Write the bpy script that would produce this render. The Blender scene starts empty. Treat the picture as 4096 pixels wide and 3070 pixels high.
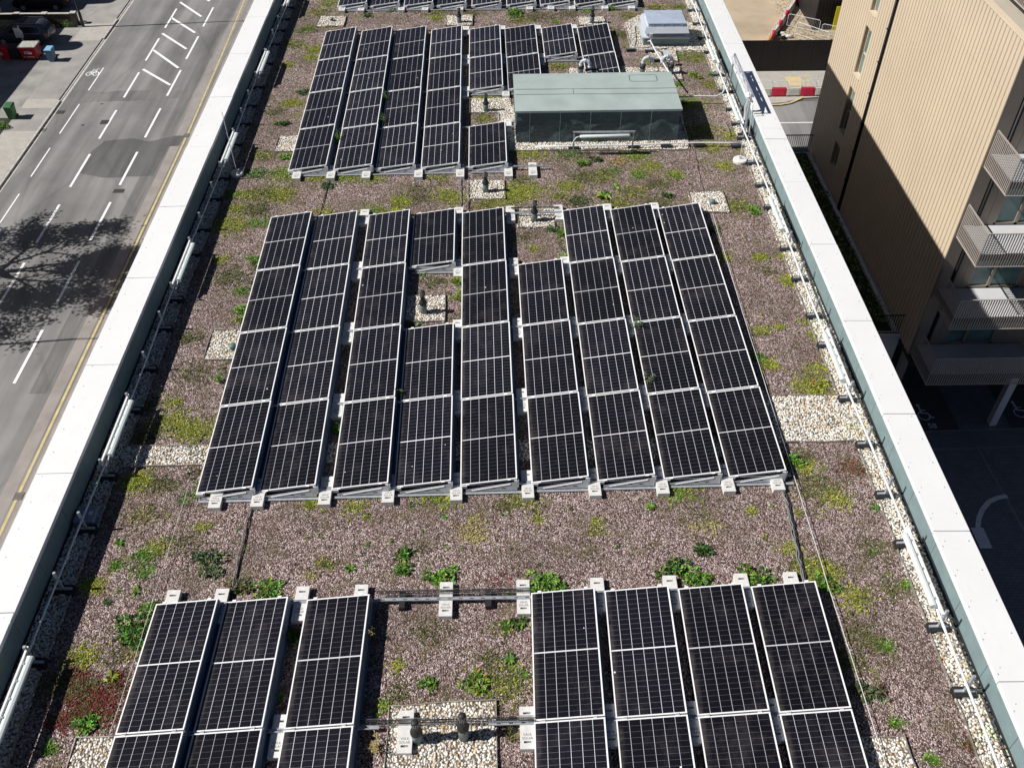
import bpy, math, random
import numpy as np
from mathutils import Vector, Matrix
R = math.radians
rnd = random.Random(7)
SC = bpy.context.scene
COL = SC.collection

# ---------------------------------------------------------------- camera
CAM_LOC = Vector((0.640828, -18.943746, 13.590681))
CAM_ROT = (R(48.765363), R(-0.00534), R(-1.135451))
F4 = 3708.07; PV = -305.742            # focal length and axis offset in pixels of a 4096 px wide picture
cd = bpy.data.cameras.new("camera"); cam = bpy.data.objects.new("camera", cd); COL.objects.link(cam)
cam.location = CAM_LOC; cam.rotation_euler = CAM_ROT
cd.sensor_fit = 'HORIZONTAL'; cd.sensor_width = 36; cd.lens = 36 * F4 / 4096
cd.shift_y = PV / 4096; cd.clip_start = 0.1; cd.clip_end = 3000
SC.camera = cam
# ---------------------------------------------------------------- light
SUN = Vector((1.0, 0.09, -0.985)).normalized()      # direction in which the light travels
w = bpy.data.worlds.new("World"); SC.world = w; w.use_nodes = True
nt = w.node_tree; bg = nt.nodes['Background']
sky = nt.nodes.new('ShaderNodeTexSky'); sky.sky_type = 'NISHITA'; sky.sun_disc = False
sky.air_density = 0.42; sky.dust_density = 0.3; sky.sun_elevation = math.asin(-SUN.z)
sky.sun_rotation = math.atan2(-SUN.x, -SUN.y)
nt.links.new(sky.outputs[0], bg.inputs[0]); bg.inputs[1].default_value = 0.05
sd = bpy.data.lights.new("sun", 'SUN'); sd.energy = 5.0; sd.angle = R(0.5); sd.color = (1.0, 0.965, 0.91)
so = bpy.data.objects.new("sun", sd); COL.objects.link(so); so.rotation_euler = SUN.to_track_quat('-Z', 'Y').to_euler()
SC.view_settings.view_transform = 'Standard'; SC.view_settings.look = 'None'
SC.view_settings.exposure = 0.12; SC.view_settings.gamma = 1.0
SC.render.engine = 'CYCLES'

# ---------------------------------------------------------------- helpers
RM = Matrix.Rotation(CAM_ROT[2], 3, 'Z') @ Matrix.Rotation(CAM_ROT[1], 3, 'Y') @ Matrix.Rotation(CAM_ROT[0], 3, 'X')
def at(x0, y0, a, b, z=0.0, s=2.011):
    """a spot read off an enlarged corner of the survey photo -> point of the plane at height z"""
    u, v = x0 + a / s, y0 + b / s
    d = RM @ Vector(((u - 2048) / F4, -(v - 1535 - PV) / F4, -1))
    return CAM_LOC + d * ((z - CAM_LOC.z) / d.z)

def tag(o, label=None, cat=None, group=None, kind=None):
    if label: o['label'] = label
    if cat: o['category'] = cat
    if group: o['group'] = group
    if kind: o['kind'] = kind
    return o
def empty(name, loc=(0, 0, 0), rz=0.0):
    o = bpy.data.objects.new(name, None); COL.objects.link(o); o.location = loc; o.rotation_euler = (0, 0, rz)
    o.empty_display_size = 0.1
    return o
def kids(o, allobs): return [c for c in allobs if c.parent == o]
KIDS = {}
def copy_tree(o, parent=None):
    c = o.copy(); COL.objects.link(c)
    if parent: c.parent = parent
    KIDS[c] = []
    for ch in KIDS.get(o, []):
        KIDS[c].append(copy_tree(ch, c))
    return c

class MB:
    def __init__(s): s.v = []; s.f = []; s.m = []; s.mi = 0; s.col = []; s.c = (1, 1, 1)
    def add(s, vs, fs):
        n = len(s.v); s.v += [tuple(v) for v in vs]; s.f += [tuple(i + n for i in f) for f in fs]
        s.m += [s.mi] * len(fs); s.col += [s.c] * len(vs); return s
    def box(s, x0, x1, y0, y1, z0, z1, M=None):
        vs = [Vector(p) for p in ((x0, y0, z0), (x1, y0, z0), (x1, y1, z0), (x0, y1, z0), (x0, y0, z1), (x1, y0, z1), (x1, y1, z1), (x0, y1, z1))]
        if M: vs = [M @ v for v in vs]
        return s.add(vs, [(0, 3, 2, 1), (4, 5, 6, 7), (0, 1, 5, 4), (1, 2, 6, 5), (2, 3, 7, 6), (3, 0, 4, 7)])
    def hexa(s, bot, top):
        return s.add(list(bot) + list(top), [(0, 3, 2, 1), (4, 5, 6, 7), (0, 1, 5, 4), (1, 2, 6, 5), (2, 3, 7, 6), (3, 0, 4, 7)])
    def quad(s, a, b, c, d): return s.add([a, b, c, d], [(0, 1, 2, 3)])
    def tube(s, pts, r, n=8, cap=True):
        pts = [Vector(p) for p in pts]; rs = r if isinstance(r, (list, tuple)) else [r] * len(pts)
        rings = []; prev = None
        for i, p in enumerate(pts):
            d = (pts[min(i + 1, len(pts) - 1)] - pts[max(i - 1, 0)]).normalized()
            if prev is None:
                a = d.cross(Vector((0, 0, 1)));
                if a.length < 1e-3: a = d.cross(Vector((1, 0, 0)))
                a.normalize()
            else:
                a = (prev - d * prev.dot(d)).normalized()
            prev = a; b = d.cross(a)
            rings.append([p + (a * math.cos(2 * math.pi * k / n) + b * math.sin(2 * math.pi * k / n)) * rs[i] for k in range(n)])
        vs = [v for ring in rings for v in ring]; fs = []
        for i in range(len(pts) - 1):
            for k in range(n):
                k2 = (k + 1) % n
                fs.append((i * n + k, i * n + k2, (i + 1) * n + k2, (i + 1) * n + k))
        if cap:
            fs.append(tuple(range(n))[::-1]); fs.append(tuple((len(pts) - 1) * n + k for k in range(n)))
        return s.add(vs, fs)
    def lathe(s, prof, n=24, o=(0, 0, 0)):
        vs = []; fs = []
        for r, z in prof:
            for k in range(n): vs.append((o[0] + r * math.cos(2 * math.pi * k / n), o[1] + r * math.sin(2 * math.pi * k / n), o[2] + z))
        for i in range(len(prof) - 1):
            for k in range(n):
                k2 = (k + 1) % n; fs.append((i * n + k, i * n + k2, (i + 1) * n + k2, (i + 1) * n + k))
        fs.append(tuple(range(n))[::-1]); fs.append(tuple((len(prof) - 1) * n + k for k in range(n)))
        return s.add(vs, fs)
    def prism(s, poly, z0, z1):
        n = len(poly)
        vs = [(p[0], p[1], z0) for p in poly] + [(p[0], p[1], z1) for p in poly]
        a = sum(poly[i][0] * poly[(i + 1) % n][1] - poly[(i + 1) % n][0] * poly[i][1] for i in range(n))
        fs = [tuple(range(n))[::-1], tuple(range(n, 2 * n))] + [(i, (i + 1) % n, n + (i + 1) % n, n + i) for i in range(n)]
        if a < 0: fs = [f[::-1] for f in fs]
        return s.add(vs, fs)
    def build(s, name, mats, parent=None, smooth=False, bevel=0.0, colors=False):
        me = bpy.data.meshes.new(name); me.from_pydata(s.v, [], s.f)
        if not isinstance(mats, (list, tuple)): mats = [mats]
        for m in mats: me.materials.append(m)
        if len(mats) > 1: me.polygons.foreach_set('material_index', s.m)
        if smooth: me.polygons.foreach_set('use_smooth', [True] * len(s.f))
        if colors:
            ca = me.color_attributes.new('Col', 'FLOAT_COLOR', 'POINT')
            ca.data.foreach_set('color', [x for c in s.col for x in (c[0], c[1], c[2], 1)])
        me.update()
        o = bpy.data.objects.new(name, me); COL.objects.link(o)
        if parent: o.parent = parent; KIDS.setdefault(parent, []).append(o)
        if bevel:
            b = o.modifiers.new('bevel', 'BEVEL'); b.width = bevel; b.segments = 2; b.limit_method = 'ANGLE'
        return o

# ---------------------------------------------------------------- materials
class NT:
    def __init__(s, m): s.m = m; s.t = m.node_tree; s.n = s.t.nodes; s.l = s.t.links; s.p = s.n['Principled BSDF']
    def new(s, t, **k):
        nd = s.n.new(t)
        for a, b in k.items():
            if hasattr(nd, a): setattr(nd, a, b)
            else: nd.inputs[a.replace('_', ' ')].default_value = b
        return nd
    def link(s, a, b): s.l.new(a, b)
    def co(s, kind='Object', scale=(1, 1, 1), obj=None):
        tc = s.new('ShaderNodeTexCoord')
        mp = s.new('ShaderNodeMapping'); mp.inputs['Scale'].default_value = scale
        s.link(tc.outputs[kind], mp.inputs[0]); return mp.outputs[0]
    def noise(s, vec, scale, detail=4, rough=0.55):
        n = s.new('ShaderNodeTexNoise'); n.inputs['Scale'].default_value = scale; n.inputs['Detail'].default_value = detail
        n.inputs['Roughness'].default_value = rough; s.link(vec, n.inputs['Vector']); return n.outputs['Fac']
    def vor(s, vec, scale, feature='F1', rand=1.0):
        n = s.new('ShaderNodeTexVoronoi'); n.feature = feature; n.inputs['Scale'].default_value = scale
        n.inputs['Randomness'].default_value = rand; s.link(vec, n.inputs['Vector']); return n
    def ramp(s, fac, stops, interp='LINEAR'):
        r = s.new('ShaderNodeValToRGB'); r.color_ramp.interpolation = interp
        e = r.color_ramp.elements
        while len(e) < len(stops): e.new(0.5)
        for i, (p, c) in enumerate(stops):
            e[i].position = p; e[i].color = (c, c, c, 1) if isinstance(c, (int, float)) else (*c, 1)
        s.link(fac, r.inputs[0]); return r.outputs[0]
    def mix(s, fac, a, b, mode='MIX'):
        n = s.new('ShaderNodeMix'); n.data_type = 'RGBA'; n.blend_type = mode
        for v, i in ((fac, 0), (a, 6), (b, 7)):
            if isinstance(v, (int, float)): n.inputs[i].default_value = v if i == 0 else (v, v, v, 1)
            elif isinstance(v, tuple): n.inputs[i].default_value = (*v, 1)
            else: s.link(v, n.inputs[i])
        return n.outputs[2]
    def math(s, op, a, b=None, c=None):
        n = s.new('ShaderNodeMath'); n.operation = op
        for i, v in enumerate((a, b, c)):
            if v is None: continue
            if isinstance(v, (int, float)): n.inputs[i].default_value = v
            else: s.link(v, n.inputs[i])
        return n.outputs[0]
    def bump(s, h, strength=0.3, dist=0.02):
        b = s.new('ShaderNodeBump'); b.inputs['Strength'].default_value = strength; b.inputs['Distance'].default_value = dist
        s.link(h, b.inputs['Height']); s.link(b.outputs[0], s.p.inputs['Normal'])
    def base(s, c): s.link(c, s.p.inputs['Base Color'])
def mat(name, color=(0.5, 0.5, 0.5), rough=0.7, metal=0.0, var=0.12, scale=3.0, bump=0.0, bscale=60, spec=0.5):
    """plain surface with a little uneven tone, and fine relief where asked"""
    m = bpy.data.materials.new(name); m.use_nodes = True; t = NT(m)
    t.p.inputs['Roughness'].default_value = rough; t.p.inputs['Metallic'].default_value = metal
    t.p.inputs['Specular IOR Level'].default_value = spec
    v = t.co(); n = t.noise(v, scale, 6, 0.6)
    lo = tuple(c * (1 - var) for c in color); hi = tuple(min(1, c * (1 + var)) for c in color)
    t.base(t.ramp(n, [(0.3, lo), (0.7, hi)]))
    if bump: t.bump(t.noise(v, bscale, 3), bump, 0.01)
    return m

def attr_mat(name, rough=0.8, mul=1.0, trans=0.0):
    m = bpy.data.materials.new(name); m.use_nodes = True; t = NT(m)
    a = t.new('ShaderNodeVertexColor'); a.layer_name = 'Col'
    t.base(a.outputs[0]); t.p.inputs['Roughness'].default_value = rough
    if trans:
        d = t.new('ShaderNodeBsdfTranslucent'); t.link(a.outputs[0], d.inputs[0])
        ms = t.new('ShaderNodeMixShader'); ms.inputs[0].default_value = trans
        t.link(t.p.outputs[0], ms.inputs[1]); t.link(d.outputs[0], ms.inputs[2])
        t.link(ms.outputs[0], t.n['Material Output'].inputs[0])
    return m

# crushed brick substrate with dry moss
m = bpy.data.materials.new("brick_chip_substrate"); m.use_nodes = True; t = NT(m)
v = t.co()
vo = t.vor(v, 50); hs = t.new('ShaderNodeSeparateColor'); t.link(vo.outputs['Color'], hs.inputs[0])
chip = t.ramp(hs.outputs[0], [(0.0, (0.03, 0.018, 0.017)), (0.32, (0.085, 0.055, 0.048)), (0.50, (0.26, 0.172, 0.162)), (0.74, (0.53, 0.39, 0.372)), (0.90, (0.80, 0.67, 0.64)), (1.0, (0.95, 0.88, 0.85))])
vo2 = t.vor(v, 21); hs2 = t.new('ShaderNodeSeparateColor'); t.link(vo2.outputs['Color'], hs2.inputs[0])
chip2 = t.ramp(hs2.outputs[1], [(0.0, (0.04, 0.025, 0.023)), (0.5, (0.22, 0.145, 0.135)), (0.85, (0.52, 0.38, 0.36)), (1.0, (0.80, 0.70, 0.67))])
c = t.mix(0.25, chip, chip2)
big = t.noise(v, 0.75, 6, 0.62)
c = t.mix(t.ramp(big, [(0.44, 0.0), (0.64, 0.5)]), c, (0.10, 0.078, 0.055))
red = t.noise(v, 1.6, 4)
c = t.mix(t.ramp(red, [(0.55, 0.0), (0.75, 0.22)]), c, (0.26, 0.12, 0.115))
mo = t.noise(v, 2.3, 8, 0.7)
c = t.mix(t.ramp(mo, [(0.52, 0.0), (0.62, 0.5)]), c, (0.14, 0.125, 0.045))
sep = t.new('ShaderNodeSeparateXYZ'); t.link(v, sep.inputs[0])
far = t.ramp(t.math('MULTIPLY', t.math('ADD', sep.outputs[1], 5.0), 0.08), [(0.2, 0.0), (0.75, 1.0)])
mo2 = t.noise(v, 1.3, 8, 0.72)
c = t.mix(t.math('MULTIPLY', far, t.ramp(mo2, [(0.52, 0.0), (0.60, 0.45)])), c, (0.22, 0.225, 0.07))
t.base(c); t.p.inputs['Roughness'].default_value = 0.92; t.p.inputs['Specular IOR Level'].default_value = 0.2
hgt = t.math('SUBTRACT', 1.0, vo.outputs['Distance'])
t.bump(t.math('ADD', hgt, t.math('MULTIPLY', hs.outputs[1], 0.8)), 1.0, 0.02)
M_SUB = m
M_PEB = attr_mat("rounded_pebbles", 0.6)
M_PEBBED = mat("pebble_bed", (0.16, 0.13, 0.10), 0.9, var=0.5, scale=40, bump=0.6)
M_LEAF = attr_mat("leaves", 0.55, trans=0.25)
m = bpy.data.materials.new("coping_metal"); m.use_nodes = True; t = NT(m); v = t.co()
c = t.ramp(t.noise(v, 0.9, 6, 0.65), [(0.3, (0.78, 0.78, 0.785)), (0.7, (0.83, 0.83, 0.83))])
c = t.mix(t.ramp(t.noise(t.co(scale=(1, 0.25, 1)), 6, 6, 0.7), [(0.58, 0.0), (0.80, 0.32)]), c, (0.55, 0.53, 0.50))
sv = t.vor(v, 4.0); c = t.mix(t.math('LESS_THAN', sv.outputs['Distance'], 0.022), c, (0.22, 0.2, 0.18))
t.base(c); t.p.inputs['Roughness'].default_value = 0.5; t.bump(t.noise(v, 1.6, 3), 0.12, 0.03); M_COP = m
M_UP = mat("membrane_upstand", (0.20, 0.275, 0.285), 0.6, var=0.10, scale=5)
M_UPG = mat("membrane_base_drip", (0.02, 0.02, 0.02), 0.9)
M_ALU = mat("anodised_aluminium", (0.84, 0.84, 0.85), 0.45, 0.0, var=0.04)
M_GALV = mat("galvanised_steel", (0.48, 0.51, 0.55), 0.4, 0.4, var=0.16, scale=9)
M_DEFL = mat("deflector_plate", (0.13, 0.18, 0.25), 0.5, 0.3, var=0.15, scale=4)
M_CONC = mat("ballast_concrete", (0.70, 0.69, 0.67), 0.9, var=0.10, scale=12, bump=0.2)
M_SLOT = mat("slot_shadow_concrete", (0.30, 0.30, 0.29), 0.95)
M_RUB = mat("black_rubber", (0.015, 0.015, 0.016), 0.8, var=0.3, scale=20)
M_PVC = mat("white_conduit", (0.72, 0.74, 0.76), 0.4, var=0.04)
M_LIGHTF = mat("light_fitting_cover", (0.70, 0.77, 0.75), 0.3, var=0.03)
M_STICK = mat("white_sticker", (0.75, 0.75, 0.78), 0.5)
M_CABLE = mat("black_cable", (0.025, 0.025, 0.028), 0.5)
M_STEELW = mat("steel_wire", (0.42, 0.42, 0.42), 0.4, 0.6)
M_EDGE = mat("edging_metal", (0.40, 0.37, 0.33), 0.55, 0.5, var=0.35, scale=7)
M_PIPEB = mat("black_terminal", (0.022, 0.022, 0.023), 0.55)
M_PIPEG = mat("grey_green_sleeve", (0.15, 0.21, 0.215), 0.5, var=0.12)
M_PIPEL = mat("light_grey_pipe", (0.50, 0.54, 0.60), 0.4, var=0.05)
M_TOP = mat("sunlit_felt_top", (0.36, 0.425, 0.408), 0.75, var=0.10, scale=1.7, bump=0.15, bscale=200)  # same felt as the sides, sunlight put into a paler colour
M_SKYL = mat("polished_cover", (0.66, 0.70, 0.75), 0.35, 0.25, var=0.05, scale=3)
M_FOIL = mat("crinkled_foil", (0.86, 0.87, 0.90), 0.25, 0.45, var=0.08, scale=10, bump=1.0, bscale=28)
M_RED = mat("red_valve", (0.55, 0.02, 0.03), 0.4)
M_TEXT = mat("stencil_grey", (0.20, 0.20, 0.20), 0.8)

# creased felt side of the plant box, its shade put into a darker colour
m = bpy.data.materials.new("shaded_felt_side"); m.use_nodes = True; t = NT(m); v = t.co()
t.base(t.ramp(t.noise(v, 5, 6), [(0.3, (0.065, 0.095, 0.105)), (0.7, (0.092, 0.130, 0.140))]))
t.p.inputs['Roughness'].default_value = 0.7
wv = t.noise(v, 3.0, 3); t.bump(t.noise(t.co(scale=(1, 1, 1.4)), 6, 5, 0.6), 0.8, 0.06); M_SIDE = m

# solar glass: UV x over 6 cells, UV y over 24 half cells
m = bpy.data.materials.new("solar_cells"); m.use_nodes = True; t = NT(m)
uv = t.new('ShaderNodeTexCoord'); sp = t.new('ShaderNodeSeparateXYZ'); t.link(uv.outputs['UV'], sp.inputs[0])
def lines(val, n, width):
    f = t.math('FRACT', t.math('MULTIPLY', val, float(n)))
    d = t.math('MINIMUM', f, t.math('SUBTRACT', 1.0, f))
    return t.math('LESS_THAN', d, width)
colL = lines(sp.outputs[0], 6, 0.018)
rowL = lines(sp.outputs[1], 24, 0.018)
busL = lines(sp.outputs[0], 60, 0.10)
midd = t.math('LESS_THAN', t.math('ABSOLUTE', t.math('SUBTRACT', sp.outputs[1], 0.5)), 0.0050)
cellv = t.co('Object'); nz = t.noise(cellv, 2.2, 4)
c = t.ramp(nz, [(0.3, (0.0062, 0.0060, 0.0090)), (0.7, (0.0105, 0.0098, 0.0145))])
c = t.mix(t.math('MULTIPLY', busL, 0.06), c, (0.05, 0.05, 0.06))
c = t.mix(t.math('MULTIPLY', rowL, 0.38), c, (0.36, 0.37, 0.44))
c = t.mix(t.math('MULTIPLY', colL, 0.92), c, (0.72, 0.73, 0.80))
c = t.mix(midd, c, (0.72, 0.72, 0.75))
oi = t.new('ShaderNodeObjectInfo')
dv = t.new('ShaderNodeVectorMath'); dv.operation = 'ADD'; t.link(cellv, dv.inputs[0])
cb = t.new('ShaderNodeCombineXYZ'); t.link(t.math('MULTIPLY', oi.outputs['Random'], 60.0), cb.inputs[0]); t.link(cb.outputs[0], dv.inputs[1])
c = t.mix(1.0, c, t.ramp(oi.outputs['Random'], [(0.0, 0.72), (1.0, 1.25)]), 'MULTIPLY')
edge = t.math('MULTIPLY', t.ramp(sp.outputs[0], [(0.0, 1.0), (0.09, 0.0)]), t.ramp(t.noise(dv.outputs[0], 5.0, 6, 0.7), [(0.35, 0.0), (0.75, 0.5)]))
c = t.mix(edge, c, (0.22, 0.19, 0.17))
dust = t.noise(dv.outputs[0], 1.7, 8, 0.72)
c = t.mix(t.ramp(dust, [(0.52, 0.0), (0.82, 0.10)]), c, (0.40, 0.36, 0.36))
sm = t.noise(dv.outputs[0], 3.2, 6, 0.75)
c = t.mix(t.ramp(sm, [(0.70, 0.0), (0.76, 0.25)]), c, (0.45, 0.45, 0.47))
dr = t.vor(dv.outputs[0], 3.3)
drc = t.new('ShaderNodeSeparateColor'); t.link(dr.outputs['Color'], drc.inputs[0])
spot = t.math('MULTIPLY', t.math('LESS_THAN', dr.outputs['Distance'], 0.05), t.math('GREATER_THAN', drc.outputs[0], 0.80))
c = t.mix(spot, c, (0.75, 0.75, 0.72))
t.base(c); t.p.inputs['Roughness'].default_value = 0.22; t.p.inputs['Specular IOR Level'].default_value = 0.25
M_CELL = m

def asphalt(name, base, streak=0.35, sc=1.0):
    m = bpy.data.materials.new(name); m.use_nodes = True; t = NT(m)
    v = t.co(); vs = t.co(scale=(0.42, 0.035, 1)); vf = t.co(scale=(1, 1, 1))
    lo = tuple(b * 0.48 for b in base); hi = tuple(b * 1.6 for b in base)
    c = t.ramp(t.noise(vs, 1.6 * sc, 3, 0.55), [(0.34, lo), (0.5, base), (0.64, hi)])
    c = t.mix(0.35, c, t.ramp(t.noise(v, 0.35, 5), [(0.3, lo), (0.7, hi)]))
    c = t.mix(0.22, c, t.ramp(t.noise(vf, 40, 3), [(0.25, 0.02), (0.75, 0.34)]))
    cr = t.vor(t.co(scale=(0.16, 0.035, 1)), 1.0, 'DISTANCE_TO_EDGE')
    c = t.mix(t.ramp(cr.outputs['Distance'], [(0.0, 0.16), (0.010, 0.0)]), c, 0.02)
    t.base(c); t.p.inputs['Roughness'].default_value = 0.9; t.bump(t.noise(vf, 60, 2), 0.3, 0.01)
    return m
M_ROAD = asphalt("worn_asphalt", (0.205, 0.200, 0.196), streak=.5)
M_PATCH = asphalt("dark_asphalt_patch", (0.088, 0.086, 0.085), sc=2)
M_TRENCH = asphalt("trench_asphalt", (0.155, 0.149, 0.144), sc=2)
M_GROUND = mat("ground_tarmac", (0.12, 0.115, 0.11), 0.95, var=0.25, scale=0.3, bump=0.2)
M_PAVE = mat("footway_tarmac", (0.32, 0.305, 0.29), 0.95, var=0.18, scale=0.8, bump=0.2)
M_SLAB = mat("footway_slabs", (0.43, 0.405, 0.37), 0.95, var=0.12, scale=3)
M_DRIVE = mat("driveway_concrete", (0.30, 0.29, 0.275), 0.95, var=0.28, scale=0.7)
M_KERB = mat("kerb_concrete", (0.50, 0.475, 0.44), 0.9, var=0.2, scale=2)
M_PAINT = mat("road_paint_white", (0.86, 0.86, 0.87), 0.8, var=0.12, scale=6)
M_YEL = mat("road_paint_yellow", (0.56, 0.46, 0.23), 0.8, var=0.22, scale=2)
M_IRON = mat("cast_iron", (0.05, 0.042, 0.036), 0.7, var=0.3, scale=10)
M_GUT = mat("gutter_channel", (0.30, 0.272, 0.255), 0.9, var=0.15, scale=1)

# paving blocks of the yard
def brick_mat(name, c1, c2, mortar, scale, bw=0.5, rh=0.25, ms=0.02):
    m = bpy.data.materials.new(name); m.use_nodes = True; t = NT(m)
    b = t.new('ShaderNodeTexBrick'); t.link(t.co(), b.inputs['Vector'])
    b.inputs['Color1'].default_value = (*c1, 1); b.inputs['Color2'].default_value = (*c2, 1); b.inputs['Mortar'].default_value = (*mortar, 1)
    b.inputs['Scale'].default_value = scale; b.inputs['Mortar Size'].default_value = ms; b.inputs['Brick Width'].default_value = bw; b.inputs['Row Height'].default_value = rh
    t.base(t.mix(0.3, b.outputs[0], t.ramp(t.noise(t.co(), 1.2, 5), [(0.3, tuple(x * .6 for x in c1)), (0.7, tuple(x * 1.3 for x in c2))])))
    t.p.inputs['Roughness'].default_value = 0.85
    return m
M_YARD = brick_mat("yard_block_paving", (0.26, 0.27, 0.29), (0.19, 0.20, 0.22), (0.07, 0.07, 0.08), 2.0)
M_BAY = mat("bay_surface_dark", (0.10, 0.095, 0.095), 0.9, var=0.15, scale=5)
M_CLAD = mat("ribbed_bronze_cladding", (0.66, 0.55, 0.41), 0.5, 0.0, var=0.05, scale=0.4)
M_GROOVE = mat("cladding_groove_shade", (0.36, 0.27, 0.185), 0.6, 0.0)  # cladding tone darkened to paint shade into the grooves
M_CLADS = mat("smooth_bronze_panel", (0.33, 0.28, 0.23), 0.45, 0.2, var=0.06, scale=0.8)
M_BLK = mat("black_metal", (0.018, 0.018, 0.02), 0.6)
M_RAIL = mat("champagne_railing", (0.55, 0.49, 0.44), 0.45, 0.3, var=0.04)
M_FLOOR = mat("balcony_paving", (0.55, 0.56, 0.58), 0.8, var=0.06, scale=2)
m = bpy.data.materials.new("window_glass"); m.use_nodes = True; t = NT(m)
t.base(t.ramp(t.noise(t.co(), 0.8, 3), [(0.35, (0.08, 0.16, 0.16)), (0.65, (0.22, 0.34, 0.34))])); t.p.inputs['Roughness'].default_value = 0.06; M_GLASS = m
M_SAND = mat("bare_sandy_ground", (0.46, 0.37, 0.26), 0.95, var=0.20, scale=0.35, bump=0.4, bscale=3)
M_HOARD = mat("black_hoarding", (0.014, 0.011, 0.011), 0.7, var=0.35, scale=0.7)
M_BRED = mat("red_plastic_barrier", (0.62, 0.025, 0.07), 0.5, var=0.1)
M_BWH = mat("dirty_white_barrier", (0.62, 0.60, 0.54), 0.6, var=0.12)
M_BUFF = mat("buff_tactile_paving", (0.62, 0.50, 0.27), 0.9, var=0.1)
M_YBRIGHT = mat("bright_yellow_panel", (0.80, 0.72, 0.0), 0.5, var=0.04)
M_ORANGE = mat("orange_plastic", (0.65, 0.25, 0.05), 0.6)
M_SOIL = mat("planting_soil", (0.03, 0.03, 0.022), 0.95, var=0.5, scale=3)
M_WALLB = mat("our_building_wall", (0.30, 0.25, 0.20), 0.8)
M_CARP = mat("dark_grey_car_paint", (0.10, 0.11, 0.13), 0.25, 0.5, var=0.05)
M_CARG = mat("car_glass", (0.01, 0.012, 0.015), 0.08)
M_TYRE = mat("tyre_rubber", (0.015, 0.015, 0.015), 0.9)
M_CHROME = mat("bright_trim", (0.6, 0.6, 0.62), 0.25, 0.9)
M_LAMPR = mat("red_tail_lamp", (0.35, 0.02, 0.02), 0.3)
M_BINR = mat("red_bin_plastic", (0.42, 0.012, 0.022), 0.45, var=0.12)
M_BING = mat("green_bin_plastic", (0.045, 0.15, 0.055), 0.5, var=0.15)
M_BINB = mat("blue_bin_plastic", (0.06, 0.16, 0.25), 0.5, var=0.1)
M_BINBL = mat("light_blue_bin_lid", (0.22, 0.46, 0.68), 0.5, var=0.1)
M_BIND = mat("dark_bin_plastic", (0.02, 0.02, 0.022), 0.5)
M_LIDG = mat("grimy_grey_lid", (0.40, 0.40, 0.36), 0.7, var=0.5, scale=9)
M_GWALL = mat("weathered_garden_wall", (0.10, 0.085, 0.07), 0.9, var=0.4, scale=2.5)
M_BRICKH = brick_mat("house_brick", (0.25, 0.12, 0.08), (0.18, 0.09, 0.06), (0.3, 0.28, 0.25), 2.0)
M_ROOF = mat("clay_roof_tiles", (0.16, 0.08, 0.06), 0.85, var=0.2, scale=5)
M_BARK = mat("bark", (0.09, 0.07, 0.05), 0.9, var=0.3, scale=8)
M_TCROWN = attr_mat("tree_leaves", 0.6, trans=0.2)

G = -18.6                                     # street level; the roof surface is z = 0
PZ = 0.70                                     # parapet height

# ================================================================= SETTING
def sheet(name, poly, z, mt, parent=None, kind='structure', thick=None):
    b = MB()
    if thick: b.prism(poly, z - thick, z)
    else:
        n = len(poly); a = sum(poly[i][0] * poly[(i + 1) % n][1] - poly[(i + 1) % n][0] * poly[i][1] for i in range(n))
        p = poly if a > 0 else poly[::-1]
        b.add([(q[0], q[1], z) for q in p], [tuple(range(n))])
    o = b.build(name, mt, parent)
    if kind and not parent: o['kind'] = kind
    return o
def rect(x0, x1, y0, y1): return [(x0, y0), (x1, y0), (x1, y1), (x0, y1)]
sheet('ground', rect(-900, 900, -900, 900), G - 0.004, M_GROUND)
road = empty('road', (0, 0, G)); road['kind'] = 'structure'
def roadpart(name, poly, z, mt): return sheet(name, poly, z, mt, road)
roadpart('carriageway', rect(-30.0, -19.6, -60, 200), 0.0, M_ROAD)
roadpart('gutter', rect(-20.75, -20.15, -60, 58), 0.004, M_GUT)
roadpart('gutter', rect(-19.83, -19.6, -60, 58), 0.004, M_GUT)
roadpart('gutter', rect(-30.0, -29.8, -60, 200), 0.004, M_KERB)
def wob(pts, amp=0.12, n=6):
    out = []
    for i in range(len(pts)):
        a, b = Vector(pts[i]), Vector(pts[(i + 1) % len(pts)])
        for k in range(n):
            p = a.lerp(b, k / n); out.append((p.x + rnd.uniform(-amp, amp) * (k > 0), p.y + rnd.uniform(-amp, amp) * (k > 0)))
    return out
roadpart('asphalt_patch', wob([(-25.7, 31.2), (-24.0, 30.6), (-20.95, 30.75), (-20.9, 35.5), (-22.3, 34.9), (-23.5, 35.3), (-25.3, 35.0), (-25.75, 33.5)], 0.05, 4), 0.006, M_PATCH)
roadpart('asphalt_patch', wob([(-20.95, 34.2), (-20.2, 34.3), (-20.15, 35.6), (-20.95, 35.6)], 0.03, 3), 0.005, M_PATCH)
roadpart('asphalt_patch', wob([(-28.6, 40.2), (-26.2, 40.4), (-21.3, 40.8), (-21.3, 41.9), (-25.5, 41.9), (-28.4, 41.8)], 0.1, 4), 0.006, M_TRENCH)
roadpart('asphalt_patch', rect(-21.75, -20.95, 12, 56), 0.005, M_TRENCH)
for x, y, w_, h_ in ((-26.03, 37.48, .55, .55), (-22.58, 29.1, .65, .42), (-29.5, 38.9, .55, .45), (-27.0, 40.0, .18, .12), (-27.4, 37.1, .2, .15)):
    roadpart('manhole_cover', rect(x - w_ / 2, x + w_ / 2, y - h_ / 2, y + h_ / 2), 0.010, M_IRON)
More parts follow.
